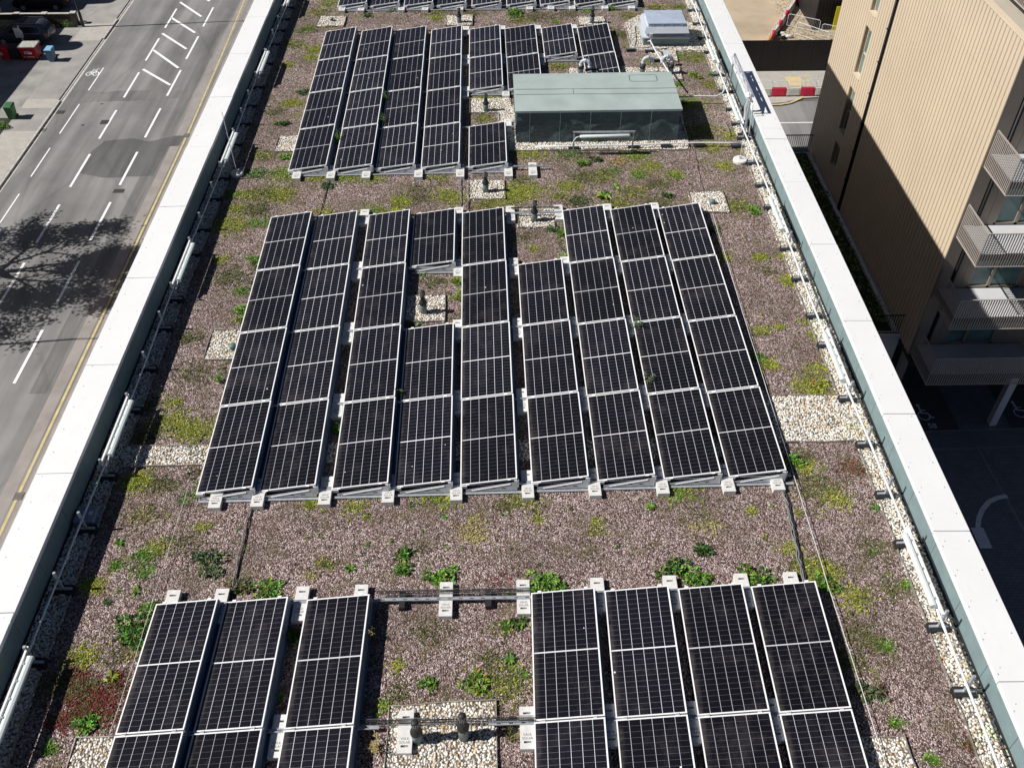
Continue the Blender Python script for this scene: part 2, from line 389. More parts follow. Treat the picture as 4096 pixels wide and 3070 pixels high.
for x, y in ((-20.02, 35.6), (-19.95, 5.96), (-29.85, 36.5)):
    b = MB()
    b.box(x - .2, x + .2, y - .2, y + .2, 0.0, 0.012)
    o = b.build('drain_grate', M_IRON, road)
    b = MB()
    for k in range(6): b.box(x - .17, x + .17, y - .17 + k * .062, y - .145 + k * .062, 0.0125, 0.018)
    b.build('grate_bars', M_GUT, o)
# lane markings
for x, ys, wd in ((-25.72, [(52.3, 56.0), (46.6, 50.4), (40.9, 44.7), (35.3, 39.1), (29.6, 33.4), (23.9, 27.7), (18.5, 22.1), (12.7, 16.5), (7, 10.8)], 0.15),
                  (-22.72, [(52.5, 56.2), (46.8, 50.7), (41.1, 45.0), (35.4, 39.3), (29.75, 33.6), (24.1, 27.9), (18.5, 22.2), (12.7, 16.5), (7, 10.8)], 0.15),
                  (-28.57, [(42.0, 45.5), (36.0, 40.0), (30.8, 34.2), (25.9, 28.9), (20, 23.5)], 0.09)):
    for y0, y1 in ys:
        lean = 0.0 if y0 < 40 else -0.006 * (y0 - 40)
        roadpart('lane_marking', [(x - wd / 2 + lean, y0), (x + wd / 2 + lean, y0), (x + wd / 2 + lean, y1), (x - wd / 2 + lean, y1)], 0.009, M_PAINT)
for x0, y0, x1, y1 in ((-25.82, 57.31, -23.38, 54.41), (-25.76, 54.22, -23.17, 51.37), (-25.76, 51.31, -23.16, 48.51), (-25.65, 48.35, -22.99, 45.35), (-25.58, 45.2, -22.91, 42.69), (-25.85, 60.3, -23.4, 57.5)):
    d = Vector((x1 - x0, y1 - y0)).normalized(); n_ = Vector((-d.y, d.x)) * 0.1
    roadpart('chevron_marking', [(x0 - n_.x, y0 - n_.y), (x1 - n_.x, y1 - n_.y), (x1 + n_.x, y1 + n_.y), (x0 + n_.x, y0 + n_.y)], 0.009, M_PAINT)
roadpart('yellow_line', rect(-20.06, -19.93, -60, 35.3), 0.009, M_YEL)
roadpart('yellow_line', [(-20.05, 35.9), (-19.93, 35.9), (-20.15, 48), (-20.45, 58), (-20.57, 58), (-20.27, 48)], 0.009, M_YEL)
# bicycle symbol
b = MB()
def flat_ring(b, cx, cy, r, w_, z, n=20, a0=0, a1=2 * math.pi, sx=1, sy=1):
    for k in range(n):
        A = a0 + (a1 - a0) * k / n; B = a0 + (a1 - a0) * (k + 1) / n
        P = lambda rr, t_: (cx + rr * math.cos(t_) * sx, cy + rr * math.sin(t_) * sy, z)
        b.quad(P(r - w_ / 2, A), P(r + w_ / 2, A), P(r + w_ / 2, B), P(r - w_ / 2, B))
def flat_line(b, x0, y0, x1, y1, w_, z):
    d = Vector((x1 - x0, y1 - y0)).normalized(); n_ = Vector((-d.y, d.x)) * w_ / 2
    b.quad((x0 - n_.x, y0 - n_.y, z), (x1 - n_.x, y1 - n_.y, z), (x1 + n_.x, y1 + n_.y, z), (x0 + n_.x, y0 + n_.y, z))
flat_ring(b, -29.36, 44.55, .2, .06, 0.01, sy=1.35); flat_ring(b, -28.86, 44.55, .2, .06, 0.01, sy=1.35)
for l in ((-29.36, 44.55, -29.22, 45.1), (-29.22, 45.1, -28.98, 45.1), (-29.22, 45.1, -29.08, 44.55), (-29.08, 44.55, -28.98, 45.15), (-29.36, 44.55, -29.08, 44.55), (-28.86, 44.55, -28.98, 45.3), (-28.98, 45.3, -28.8, 45.35), (-29.3, 45.25, -29.12, 45.25)):
    flat_line(b, *l, .05, 0.0105)
b.build('bicycle_symbol', M_PAINT, road)

# left footway with kerb, crossovers
sheet('pavement', rect(-32.4, -30.15, -60, 200), G + 0.10, M_PAVE, thick=0.2)
b = MB(); y = 8.0
while y < 90:
    low = (40 < y < 50.0) or y > 53.2
    b.box(-30.15, -30.0, y, y + .885, G - .05, G + (.035 if low else .115)); y += .9
o = b.build('kerb', M_KERB); o['kind'] = 'structure'
sheet('path', rect(-32.38, -30.17, 49.9, 53.0), G + 0.105, M_SLAB)
sheet('path', rect(-32.38, -30.17, 39.3, 40.6), G + 0.105, M_SLAB)
sheet('path', rect(-32.38, -30.17, 28, 36.2), G + 0.105, M_SLAB)
sheet('forecourt', rect(-60, -32.4, 38.0, 52.3), G + 0.10, M_DRIVE, thick=0.1)
sheet('driveway', rect(-60, -32.4, 53.6, 90), G + 0.10, M_DRIVE, thick=0.1)
sheet('front_garden', rect(-60, -32.4, -20, 37.9), G + 0.10, M_SOIL, thick=0.1)
# right footway beside our block
sheet('pavement', rect(-19.6, -7.6, -60, 120), G + 0.10, M_PAVE, thick=0.2)
b = MB(); y = 0.0
while y < 90: b.box(-19.62, -19.45, y, y + .885, G - .05, G + .115); y += .9
o = b.build('kerb', M_KERB); o['kind'] = 'structure'

# yard on the right, side road and building site beyond
sheet('yard', rect(8.5, 60, -40, 33.2), G + 0.004, M_YARD)
sheet('side_road', rect(8.5, 80, 33.2, 39.4), G + 0.006, M_ROAD)
b = MB(); b.prism([(8.5, 38.95), (19.5, 38.95), (21.0, 39.15), (22.2, 39.7), (23.5, 39.85), (80, 40.5), (80, 43.8), (8.5, 43.8)], G - .1, G + 0.09)
o = b.build('pavement', M_SLAB); o['kind'] = 'structure'
sheet('building_site_ground', rect(8, 120, 43.9, 140), G + 0.02, M_SAND)
# side-road paint
b = MB(); b.box(8.5, 60, 36.42, 36.52, G + .010, G + .012); o = b.build('white_road_line', M_PAINT); o['kind'] = 'structure'
for nm, pts in (('yellow_kerb_line', [(19.0, 38.75), (19.97, 38.82), (20.56, 38.84), (21.31, 39.06), (22.1, 39.6), (22.5, 40.0)]), ('yellow_kerb_line', [(23.18, 41.1), (23.4, 42.0), (23.45, 42.7), (23.35, 43.4)])):
    b = MB()
    for p, q in zip(pts[:-1], pts[1:]): flat_line(b, *p, *q, .17, G + .10)
    o = b.build(nm, M_YBRIGHT if False else M_YEL); o['kind'] = 'structure'
sheet('tactile_paving', rect(21.85, 23.0, 41.55, 42.9), G + 0.096, M_BUFF)

# yard markings
b = MB()
for l in ((20.05, 8.80, 26.5, 8.90), (20.0, 7.75, 26.5, 7.88)): flat_line(b, *l, .09, G + .012)
flat_line(b, 22.11, 7.75, 22.45, -2.0, .10, G + .012)
o = b.build('yard_edge_line', mat("yard_line_grey", (0.30, 0.30, 0.31), .9)); o['kind'] = 'structure'
o = sheet('parking_bay', [(19.0, 8.85), (21.71, 8.9), (21.8, 14.5), (19.0, 14.5)], G + 0.010, M_BAY)
o = sheet('parking_bay', [(24.1, 8.95), (26.8, 8.95), (26.8, 14.5), (24.1, 14.5)], G + 0.010, M_BAY)
b = MB()
def wheel_icon(b, ox, oy, s=1.0, z=G + .016):
    flat_ring(b, ox, oy, .26 * s, .06 * s, z, 24, R(110), R(400))
    flat_ring(b, ox - .07 * s, oy + .66 * s, .045 * s, .09 * s, z, 12)
    flat_line(b, ox - .06 * s, oy + .56 * s, ox - .04 * s, oy + .13 * s, .10 * s, z)
    flat_line(b, ox - .04 * s, oy + .17 * s, ox + .25 * s, oy + .15 * s, .08 * s, z + .0005)
    flat_line(b, ox + .22 * s, oy + .17 * s, ox + .36 * s, oy - .14 * s, .07 * s, z + .001)
    flat_line(b, ox + .33 * s, oy - .13 * s, ox + .46 * s, oy - .10 * s, .06 * s, z + .0015)
    flat_line(b, ox - .04 * s, oy + .36 * s, ox + .2 * s, oy + .34 * s, .06 * s, z + .001)
wheel_icon(b, 20.36, 9.75); wheel_icon(b, 24.9, 9.85)
o = b.build('wheelchair_symbol', M_PAINT); o['kind'] = 'structure'
def text(s, loc, size, mt, name, rot=(0, 0, 0), parent=None, extrude=0.001, align='CENTER', sx=1.0):
    cu = bpy.data.curves.new(name, 'FONT'); cu.body = s; cu.size = size; cu.extrude = extrude; cu.align_x = align; cu.align_y = 'CENTER'
    cu.offset = size * 0.012
    to = bpy.data.objects.new(name, cu); COL.objects.link(to)
    dg = bpy.context.evaluated_depsgraph_get(); dg.update()
    me = bpy.data.meshes.new_from_object(to.evaluated_get(dg)); bpy.data.objects.remove(to)
    me.materials.clear(); me.materials.append(mt)
    o = bpy.data.objects.new(name, me); COL.objects.link(o); o.location = loc; o.rotation_euler = rot; o.scale = (sx, 1, 1)
    if parent: o.parent = parent; KIDS.setdefault(parent, []).append(o)
    return o
o = text("58", (20.53, 9.12, G + .016), .42, M_PAINT, 'bay_number'); o['kind'] = 'structure'
b = MB()
pts = [(22.3, 5.13), (21.85, 5.05), (21.4, 4.85), (20.95, 4.45), (20.62, 4.0), (20.38, 3.5)]
for p, q in zip(pts[:-1], pts[1:]): flat_line(b, *p, *q, .2, G + .016)
b.quad((20.1, 2.55, G + .017), (20.6, 2.55, G + .017), (20.62, 3.55, G + .017), (20.1, 3.55, G + .017))
o = b.build('curved_floor_marking', M_PAINT); o['kind'] = 'structure'

# roof surface of our block
n = 0
b = MB(); X0, X1, Y0, Y1 = -6.86, 7.88, -20.0, 31.5
b.quad((X0, Y0, 0), (X1, Y0, 0), (X1, Y1, 0), (X0, Y1, 0))
o = b.build('roof_surface', M_SUB); o['kind'] = 'structure'

# ================================================================= OUR BUILDING
bld = empty('apartment_block', (0, 0, G))
tag(bld, 'apartment block whose flat planted roof fills the picture, with white parapet copings', 'building')
b = MB(); b.box(-7.46, 8.36, -20.2, 31.7, G, -0.05); o = b.build('wall', M_WALLB, bld); 
def bp(b, name, mt, par=bld, **k):
    o = b.build(name, mt, par, **k); return o
bld.location = (0, 0, 0)
# upstands: inner lining in panels with thin joints
for side in (-1, 1):
    b = MB(); xi = -6.88 if side < 0 else 7.90; xo = -7.44 if side < 0 else 8.34
    y = -20.0 + (0.2 if side < 0 else .35)
    while y < 31.4:
        b.box(min(xi, xo), max(xi, xo), y, min(y + 1.06, 31.5), -0.04, PZ - 0.045); y += 1.068
    bp(b, 'upstand', M_UP)
    b = MB(); x = xi + (.03 if side < 0 else -.03)
    b.box(min(xi, x), max(xi, x), -20, 31.4, 0.0, 0.05); bp(b, 'base_drip', M_UPG)
    # coping sheets, one per joint
    joints = ([-19.28, -16.58, -13.88, -11.18, -8.48, -5.78, -3.08, -0.38, 2.33, 5.02, 7.73, 10.39, 13.1, 15.8, 18.5, 21.2, 23.9, 26.6, 29.3, 31.7] if side < 0 else
              [-20.2, -17.77, -15.17, -12.57, -9.98, -7.38, -4.79, -2.18, 0.38, 2.43, 2.98, 5.58, 8.13, 10.73, 13.3, 15.9, 18.5, 21.1, 23.7, 26.3, 28.9, 31.7])
    b = MB(); inn = -6.84 if side < 0 else 7.80; out = -7.50 if side < 0 else 8.41
    for j0, j1 in zip(joints[:-1], joints[1:]):
        g_ = .006
        a_, c_ = min(inn, out), max(inn, out)
        zt = PZ if not (side > 0 and abs(j0 - 2.43) < .01) else PZ + .006
        tilt = 0.012
        zt += rnd.uniform(-.003, .003); sh_ = rnd.uniform(-.004, .004); a_ += sh_; c_ += sh_; zl, zr = (zt, zt - tilt) if side > 0 else (zt - tilt, zt)
        b.hexa([(a_, j0 + g_, PZ - .09), (c_, j0 + g_, PZ - .09), (c_, j1 - g_, PZ - .09), (a_, j1 - g_, PZ - .09)],
               [(a_, j0 + g_, zl), (c_, j0 + g_, zr), (c_, j1 - g_, zr), (a_, j1 - g_, zl)])
    bp(b, 'coping', M_COP, bevel=0.006)
    b = MB(); y = -19
    while y < 31:
        b.box(inn - .012, inn + .012, y - .012, y + .012, PZ, PZ + .018) if side < 0 else b.box(inn + .03, inn + .045, y - .01, y + .01, PZ - .01, PZ + .006)
        for k in range(2): b.box((inn + out) / 2 + (k - .5) * .4 - .006, (inn + out) / 2 + (k - .5) * .4 + .006, y + .1 - .006, y + .1 + .006, PZ - .012, PZ + .006)
        y += .545
    bp(b, 'coping_screws', M_ALU if side < 0 else M_GALV)
o = [c for c in KIDS[bld] if c.name.startswith('wall')][0]

# ================================================================= PEBBLES
AX = 7.42; EL = -6.42
yR0, yR1 = -7.62, -6.25      # the strip across the roof
regions = [  # polygons of pebbles on the roof surface
    [(-6.87, -15.2), (EL, -15.2), (EL, 16), (-6.87, 16)],
    [(AX, -15.2), (7.88, -15.2), (7.88, 16), (AX, 16)],
    [(-6.42, -7.80), (5.9, -7.80), (5.9, -7.32), (-6.42, -7.32)],
    [(5.4, -7.46), (7.42, -7.46), (7.42, -6.25), (5.4, -6.25)],
    [(-5.41, 11.05), (-4.48, 11.1), (-4.48, 11.93), (-5.4, 11.93)],
    [(-1.03, 11.06), (-.11, 11.07), (-.11, 11.94), (-1.04, 11.92)],
    [(3.49, 11.0), (4.44, 11.0), (4.40, 11.72), (3.52, 11.72)],
    [(-5.46, 3.13), (-4.5, 3.13), (-4.5, 4.0), (-5.46, 3.98)],
    [(-.11, 5.14), (.73, 5.14), (.73, 3.08), (6.0, 3.0), (6.05, 5.5), (1.1, 5.6), (1.1, 6.03), (-.12, 6.02)],
    [(-.08, .75), (.86, .73), (.84, 1.62), (-.10, 1.64)],
    [(5.60, .04), (6.49, .05), (6.48, .99), (5.59, .96)],
    [(1.16, -.52), (2.06, -.5), (2.08, .4), (1.18, .4)],
    [(-1.43, -3.91), (-.53, -3.91), (-.55, -3.01), (-1.44, -3.04)],
    [(-5.52, -5.0), (-4.5, -5.0), (-4.5, -4.09), (-5.52, -4.09)],
    [(-1.05, -14.6), (.58, -14.6), (.53, -12.37), (-1.06, -12.44)],
    [(-5.56, -14.4), (-4.4, -14.4), (-4.4, -12.81), (-5.56, -12.82)],
    [(5.5, -14.4), (6.5, -14.4), (6.46, -13.03), (5.6, -13.04)],
    [(2.9, 7.0), (6.43, 7.05), (6.44, 7.93), (2.91, 7.9)],
    [(5.07, 9.05), (5.6, 9.0), (5.67, 8.3), (6.46, 8.3), (6.5, 9.0), (7.42, 8.95), (7.42, 11.15), (5.62, 11.8), (5.07, 11.15)],
]
def inside(p, poly):
    x, y = p; c = False; n = len(poly)
    for i in range(n):
        x1, y1 = poly[i]; x2, y2 = poly[(i + 1) % n]
        if (y1 > y) != (y2 > y) and x < (x2 - x1) * (y - y1) / (y2 - y1) + x1: c = not c
    return c
bed = MB()
for i, poly in enumerate(regions):
    n = len(poly); a = sum(poly[k][0] * poly[(k + 1) % n][1] - poly[(k + 1) % n][0] * poly[k][1] for k in range(n))
    p = poly if a > 0 else poly[::-1]
    bed.add([(q[0], q[1], .004 + .001 * i) for q in p], [tuple(range(n))])
o = bed.build('pebble_bed', M_PEBBED); o['kind'] = 'structure'
ico_v = []; ph = (1 + 5 ** .5) / 2
for a in (-1, 1):
    for c_ in (-ph, ph): ico_v += [(0, a, c_), (a, c_, 0), (c_, 0, a)]
ico_v = np.array(ico_v, float); ico_v /= np.linalg.norm(ico_v[0])
import itertools
def hull_tri(v):
    fs = []; L = min(np.linalg.norm(v[0] - v[i]) for i in range(1, 12)) * 1.01
    for i, j, k in itertools.combinations(range(12), 3):
        if all(np.linalg.norm(v[a] - v[b_]) < L for a, b_ in ((i, j), (j, k), (i, k))):
            n_ = np.cross(v[j] - v[i], v[k] - v[i]); fs.append((i, j, k) if n_ @ v[i] > 0 else (i, k, j))
    return np.array(fs)
ico_f = hull_tri(ico_v)
def scatter_mesh(name, P, S, rot, colors, mt, tilt=None):
    """many small rounded stones as one mesh: P centres, S half sizes, rot yaw"""
    n = len(P); c, s_ = np.cos(rot), np.sin(rot)
    V = ico_v[None] * S[:, None, :]
    X = V[..., 0] * c[:, None] - V[..., 1] * s_[:, None]; Y = V[..., 0] * s_[:, None] + V[..., 1] * c[:, None]
    V = np.stack([X, Y, V[..., 2]], -1) + P[:, None, :]
    F = (ico_f[None] + (np.arange(n) * 12)[:, None, None]).reshape(-1)
    me = bpy.data.meshes.new(name); me.vertices.add(n * 12); me.vertices.foreach_set('co', V.reshape(-1))
    nf = n * 20; me.loops.add(nf * 3); me.loops.foreach_set('vertex_index', F.astype(np.int32))
    me.polygons.add(nf); me.polygons.foreach_set('loop_start', np.arange(0, nf * 3, 3, dtype=np.int32))
    try: me.polygons.foreach_set('loop_total', np.full(nf, 3, dtype=np.int32))
    except Exception: pass
    me.polygons.foreach_set('use_smooth', np.ones(nf, bool)); me.update(calc_edges=True)
    ca = me.color_attributes.new('Col', 'FLOAT_COLOR', 'POINT')
    C4 = np.concatenate([np.repeat(colors, 12, 0), np.ones((n * 12, 1))], 1); ca.data.foreach_set('color', C4.reshape(-1))
    me.materials.append(mt); o = bpy.data.objects.new(name, me); COL.objects.link(o); return o
rg = np.random.default_rng(5)
PP = []
for poly in regions:
    xs = [p[0] for p in poly]; ys = [p[1] for p in poly]; st = 0.036
    for x in np.arange(min(xs), max(xs), st):
        for y in np.arange(min(ys), max(ys), st):
            q = (x + rg.uniform(-.018, .018), y + rg.uniform(-.018, .018))
            if inside(q, poly): PP.append((*q, rg.uniform(.008, .026)))
PP = np.array(PP); n = len(PP)
S = rg.uniform(.014, .030, (n, 3)); S[:, 0] *= 1.25; S[:, 2] = rg.uniform(.012, .02, n)
pal = np.array([(.74, .71, .65), (.62, .58, .52), (.80, .79, .76), (.52, .44, .34), (.50, .32, .14), (.34, .31, .28), (.66, .55, .40), (.22, .21, .20)])
ci = rg.choice(8, n, p=[.27, .2, .17, .1, .05, .1, .08, .03]); cc = pal[ci] * rg.uniform(.85, 1.25, (n, 1))
tag(scatter_mesh('pebbles', PP, S, rg.uniform(0, 6.28, n), np.clip(cc, 0, 1), M_PEB), 'rounded pale and amber pebbles filling the strips and squares of the roof', 'pebbles', kind='stuff')

# loose brick chips over the near part of the substrate give it real relief
def sub_ok(x, y): return EL + .03 < x < AX - .03
n = 60000
P = np.stack([rg.uniform(-6.4, 7.38, n), rg.uniform(-14.5, 3.0, n), rg.uniform(0, .006, n)], 1)
keep = np.ones(n, bool)
for poly in regions[2:]:
    xs = [p[0] for p in poly]; ys = [p[1] for p in poly]
    inb = (P[:, 0] > min(xs)) & (P[:, 0] < max(xs)) & (P[:, 1] > min(ys)) & (P[:, 1] < max(ys)); keep &= ~inb
P = P[keep]; n = len(P)
S = rg.uniform(.006, .014, (n, 3)); S[:, 2] *= .6
pal = np.array([(.40, .28, .26), (.24, .13, .12), (.55, .46, .43), (.12, .08, .075), (.32, .19, .17)])
cc = pal[rg.choice(5, n, p=[.3, .2, .18, .15, .17])] * rg.uniform(.8, 1.15, (n, 1))
tag(scatter_mesh('brick_chips', P, S, rg.uniform(0, 6.28, n), cc, M_PEB), 'crushed pinkish brick chips scattered over the planted roof', 'brick chips', kind='stuff')

# metal edgings round the pebble squares
def edging(pts, label, closed=False, h=.055, wob_=.012, name='gravel_edging', group='metal edgings around the pebble squares'):
    b = MB(); P_ = []
    if closed: pts = pts + [pts[0]]
    for (x0, y0), (x1, y1) in zip(pts[:-1], pts[1:]):
        L_ = math.hypot(x1 - x0, y1 - y0); k = max(1, int(L_ / .25))
        for i in range(k): P_.append((x0 + (x1 - x0) * i / k + (rnd.uniform(-wob_, wob_) if i else 0), y0 + (y1 - y0) * i / k + (rnd.uniform(-wob_, wob_) if i else 0)))
    P_.append(pts[-1])
    for (x0, y0), (x1, y1) in zip(P_[:-1], P_[1:]):
        d = Vector((x1 - x0, y1 - y0)).normalized(); nx, ny = -d.y * .006, d.x * .006; hh = h + rnd.uniform(-.008, .008)
        b.hexa([(x0 - nx, y0 - ny, 0), (x1 - nx, y1 - ny, 0), (x1 + nx, y1 + ny, 0), (x0 + nx, y0 + ny, 0)],
               [(x0 - nx, y0 - ny, hh), (x1 - nx, y1 - ny, hh), (x1 + nx, y1 + ny, hh), (x0 + nx, y0 + ny, hh)])
    tag(b.build(name, M_EDGE), label, 'edging', group)
edging([(EL, -15), (EL, -7.82), (-4.9, -7.80)], 'metal edging along left pebble border, front length up to the cross strip')
edging([(-4.9, -7.32), (EL, -7.32), (EL, 15.5)], 'metal edging along left pebble border, from the cross strip to the back')
edging([(AX, -15), (AX, -7.46), (6.1, -7.46)], 'metal edging along right pebble border, front length up to the wide pebble bay')
edging([(5.9, -6.25), (AX, -6.25), (AX, 3.05)], 'metal edging along right pebble border, beside the middle panels')
edging([(7.41, 4.5), (AX, 9.0), (6.5, 9.0), (6.46, 8.3), (5.67, 8.3), (5.6, 9.0), (5.1, 9.05), (5.07, 11.15)], 'stepped metal edging around the pebbles in front of the roof hatch')
edging([(5.62, 11.8), (7.41, 11.15), (AX, 16)], 'metal edging behind the roof hatch running along the right border')
for nm, i in (('metal edging of the pebble square at the back left corner', 4), ('metal edging of the pebble square behind the fourth back row of panels', 5), ('metal edging of the pebble square beside the tall vent at the back right', 6),
              ('metal edging of the pebble square left of the back panels', 7), ('metal edging of the pebble square in front of the single panel by the plant box', 9), ('metal edging of the pebble square at the far right of the middle panels', 10),
              ('metal edging of the small pebble square behind the gap in the middle panels', 11), ('metal edging of the pebble square in the hole of the middle panels', 12), ('metal edging of the pebble square left of the middle panels', 13),
              ('metal edging of the big front pebble square holding two vents', 14), ('metal edging of the pebble square left of the front panels', 15), ('metal edging of the pebble square right of the front panels', 16), ('metal edging of the pebbles under the swan neck pipes', 17)):
    edging(regions[i], nm, True)
edging([(-.12, 6.02), (-.11, 5.14), (.73, 5.14), (.73, 3.06), (5.9, 3.0), (6.0, 3.3), (5.98, 5.3)], 'metal edging around the pebbles of the dark plant box')
edging([(7.2, 4.48), (7.25, 4.1), (7.23, 3.7)], 'short curved edging piece near the foil wrapped pipe frame')

# ================================================================= SOLAR PANELS
PW, PL_, TILT, H0 = 1.038, 2.094, R(8.516), 0.14
ct, st_ = math.cos(TILT), math.sin(TILT)
TM = Matrix.Translation((0, 0, H0)) @ Matrix.Rotation(-TILT, 4, 'Y')
def T3(x, y, z): return TM @ Vector((x, y, z))
def panel_proto(ends):
    root = empty('solar_panel')
    b = MB(); fw = .020; th = .035
    for x0, x1, y0, y1 in ((0, fw, -PL_, 0), (PW - fw, PW, -PL_, 0), (fw, PW - fw, -fw, 0), (fw, PW - fw, -PL_, -PL_ + fw)):
        b.box(x0, x1, y0, y1, -th, 0, TM)
    b.build('frame', M_ALU, root)
    me_b = MB(); z = -.004
    me_b.add([T3(fw, -PL_ + fw, z), T3(PW - fw, -PL_ + fw, z), T3(PW - fw, -fw, z), T3(fw, -fw, z)] , [(0, 1, 2, 3)])
    me_b.add([T3(fw, -PL_ + fw, z - .006), T3(PW - fw, -PL_ + fw, z - .006), T3(PW - fw, -fw, z - .006), T3(fw, -fw, z - .006)], [(3, 2, 1, 0)])
    g_ = me_b.build('cell_glass', M_CELL, root)
    uvl = g_.data.uv_layers.new(name='UVMap')
    uvs = [(0, 0), (1, 0), (1, 1), (0, 1)]
    for poly in g_.data.polygons:
        for li in poly.loop_indices:
            vi = g_.data.loops[li].vertex_index % 4; uvl.data[li].uv = uvs[vi]
    # wind deflector on the high side
    b = MB(); xh = PW * ct; zh = H0 + PW * st_ - .04
    b.hexa([(xh + .03, -PL_ - .01, .045), (xh + .04, -PL_ - .01, .045), (xh + .04, .01, .045), (xh + .03, .01, .045)],
           [(xh - .004, -PL_ - .01, zh), (xh + .012, -PL_ - .01, zh), (xh + .012, .01, zh), (xh - .004, .01, zh)])
    b.box(xh + .03, xh + .07, -PL_ - .01, .01, .03, .045)
    b.build('wind_deflector', M_DEFL, root)
    for x in (.14, PW - .14):
        for y0, y1 in ((.0, .012), (-PL_ - .012, -PL_)):
            b = MB(); b.box(x - .03, x + .03, y0 - .012, y1 + .012, -.004, .008, TM); b.build('clamp', M_ALU, root)
    for e in ends:
        ye = .012 if e > 0 else -PL_ - .012; s = 1 if e > 0 else -1
        # leaning triangular plate: head tucked under the frame, foot set forward
        zr = H0 + PW * st_ - .075
        def P3(x, z, off=0.0):
            k = (z - .04) / (zr - .04); return (x, ye + s * (.06 - .05 * k + off), z)
        b = MB(); f_ = [P3(.10, .04), P3(xh, .04), P3(xh, zr), P3(.10, .078)]; g2 = [P3(.10, .04, -.004), P3(xh, .04, -.004), P3(xh, zr, -.004), P3(.10, .078, -.004)]
        b.hexa(g2, f_) if s < 0 else b.hexa(f_, g2)
        pl = b.build('side_plate', M_GALV, root)
        for x in (.55, .75):
            b = MB(); b.hexa([P3(x, .085, .001), P3(x + .07, .085, .001), P3(x + .07, .085, .003), P3(x, .085, .003)], [P3(x, .098, .001), P3(x + .07, .098, .001), P3(x + .07, .098, .003), P3(x, .098, .003)]); b.build('plate_slot', M_BLK, pl)
        b = MB(); b.hexa([P3(.2, .07, .002), P3(.22, .055, .002), P3(.22, .055, .010), P3(.2, .07, .010)], [P3(xh - .12, zr - .03, .002), P3(xh - .12, zr - .05, .002), P3(xh - .12, zr - .05, .010), P3(xh - .12, zr - .03, .010)]); b.build('plate_fold', M_ALU, pl)
        yc, yd = sorted((ye - s * .05, ye + s * .0))
        b = MB(); b.box(-.01, .12, yc, yd, .045, H0 - .02); b.build('end_bracket', M_ALU, root)
        b = MB(); b.box(xh - .05, xh + .03, yc, yd, .045, H0 + PW * st_ - .05); b.build('end_bracket', M_ALU, root)
        yc, yd = sorted((ye + s * .075, ye + s * .12))
        b = MB(); b.box(.05, xh + .16, yc, yd, .022, .042); b.build('base_rail', M_GALV, root)
    return root
protos = {k: panel_proto(k) for k in ((), (-1,), (1,), (1, -1))}
used = set()
ORD = ['first', 'second', 'third', 'fourth', 'fifth', 'sixth', 'seventh', 'eighth', 'ninth']
LP = PL_ + .022
ARR = {'M': (0.0, 0.01778, 0.0018), 'B': (-10.67017, -0.01443, 0.028085), 'T': (10.533229, 0.012744, 0.003134)}
def place(arr, col, dy):
    by, ro, sh = ARR[arr]
    return (col - ro * dy, by + dy + (ro + sh) * col)
def put_panel(x, y, rz, key, label, group):
    if key in used: o = copy_tree(protos[key])
    else: o = protos[key]; used.add(key)
    o.location = (x, y, 0); o.rotation_euler = (0, 0, rz)
    tag(o, label, 'solar panel', group); return o
MX = dict(M1=-4.953801, M2=-3.830889, M3=-2.537935, M4=-1.414202, M5=-0.223093, M6=1.068069, M7=2.271374, M8=3.474135, M9=4.667428)
MK = {'M4': [0, 2, 3], 'M6': [1, 2, 3]}
def do_array(arr, cols, ks, area, group, nk=4):
    for i, (c, x) in enumerate(cols):
        kk = ks.get(c, list(range(nk)))
        for k in kk:
            ends = []
            if (k - 1) not in kk: ends.append(1)
            if (k + 1) not in kk and not (arr == 'B'): ends.append(-1)
            if 1 in ends and k == 0: ends = [e for e in ends if e != 1] or []
            px, py = place(arr, x, -k * LP)
            pos = 'farthest' if k == kk[0] and len(kk) > 1 else ('nearest' if k == kk[-1] and len(kk) > 1 else ('only' if len(kk) == 1 else ORD[kk.index(k)]))
            lab = 'solar panel, %s in %s row from left, %s' % (pos if pos not in ('second', 'third') else pos + ' from back', ORD[i], area)
            put_panel(px, py, ARR[arr][1] * .7, tuple(ends), lab, group)
do_array('M', list(MX.items()), MK, 'big middle group', 'solar panels of the middle group')
TX = [('T1', -4.973362), ('T2', -3.777489), ('T3', -2.651897), ('T4', -1.464356), ('T5', -0.20), ('T6', 0.975), ('T7', 2.20), ('T8', 3.405)]
do_array('T', TX, {'T5': [0, 1, 3], 'T6': [0, 1], 'T7': [0], 'T8': [0, 1]}, 'back group by the plant box', 'solar panels of the back group')
BX = [('B1', -4.93754), ('B2', -3.818083), ('B3', -2.5152), ('C1', 1.115598), ('C2', 2.314207), ('C3', 3.520501), ('C4', 4.722417)]
for i, (c, x) in enumerate(BX):
    side = 'left front group' if i < 3 else 'right front group'; j = i if i < 3 else i - 3
    for k in (0, 1):
        px, py = place('B', x, -k * LP)
        put_panel(px, py, ARR['B'][1], (), 'solar panel, %s in %s row from left, %s' % ('full one' if k == 0 else 'cut off by picture edge', ORD[j], side), 'solar panels of the front groups')
ZXS = [-4.84, -3.71, -2.53, -1.37, -.15, 1.07, 2.25, 3.47, 4.63]
for i, x in enumerate(ZXS):
    put_panel(x, 12.46 + PL_, .0, (-1,), 'solar panel cut off by the top picture edge, %s from left' % ORD[i], 'solar panels at the top edge')
for k, p in protos.items():
    if k not in used:
        for c in KIDS.get(p, []):
            for d in KIDS.get(c, []): bpy.data.objects.remove(d)
            bpy.data.objects.remove(c)
        bpy.data.objects.remove(p)

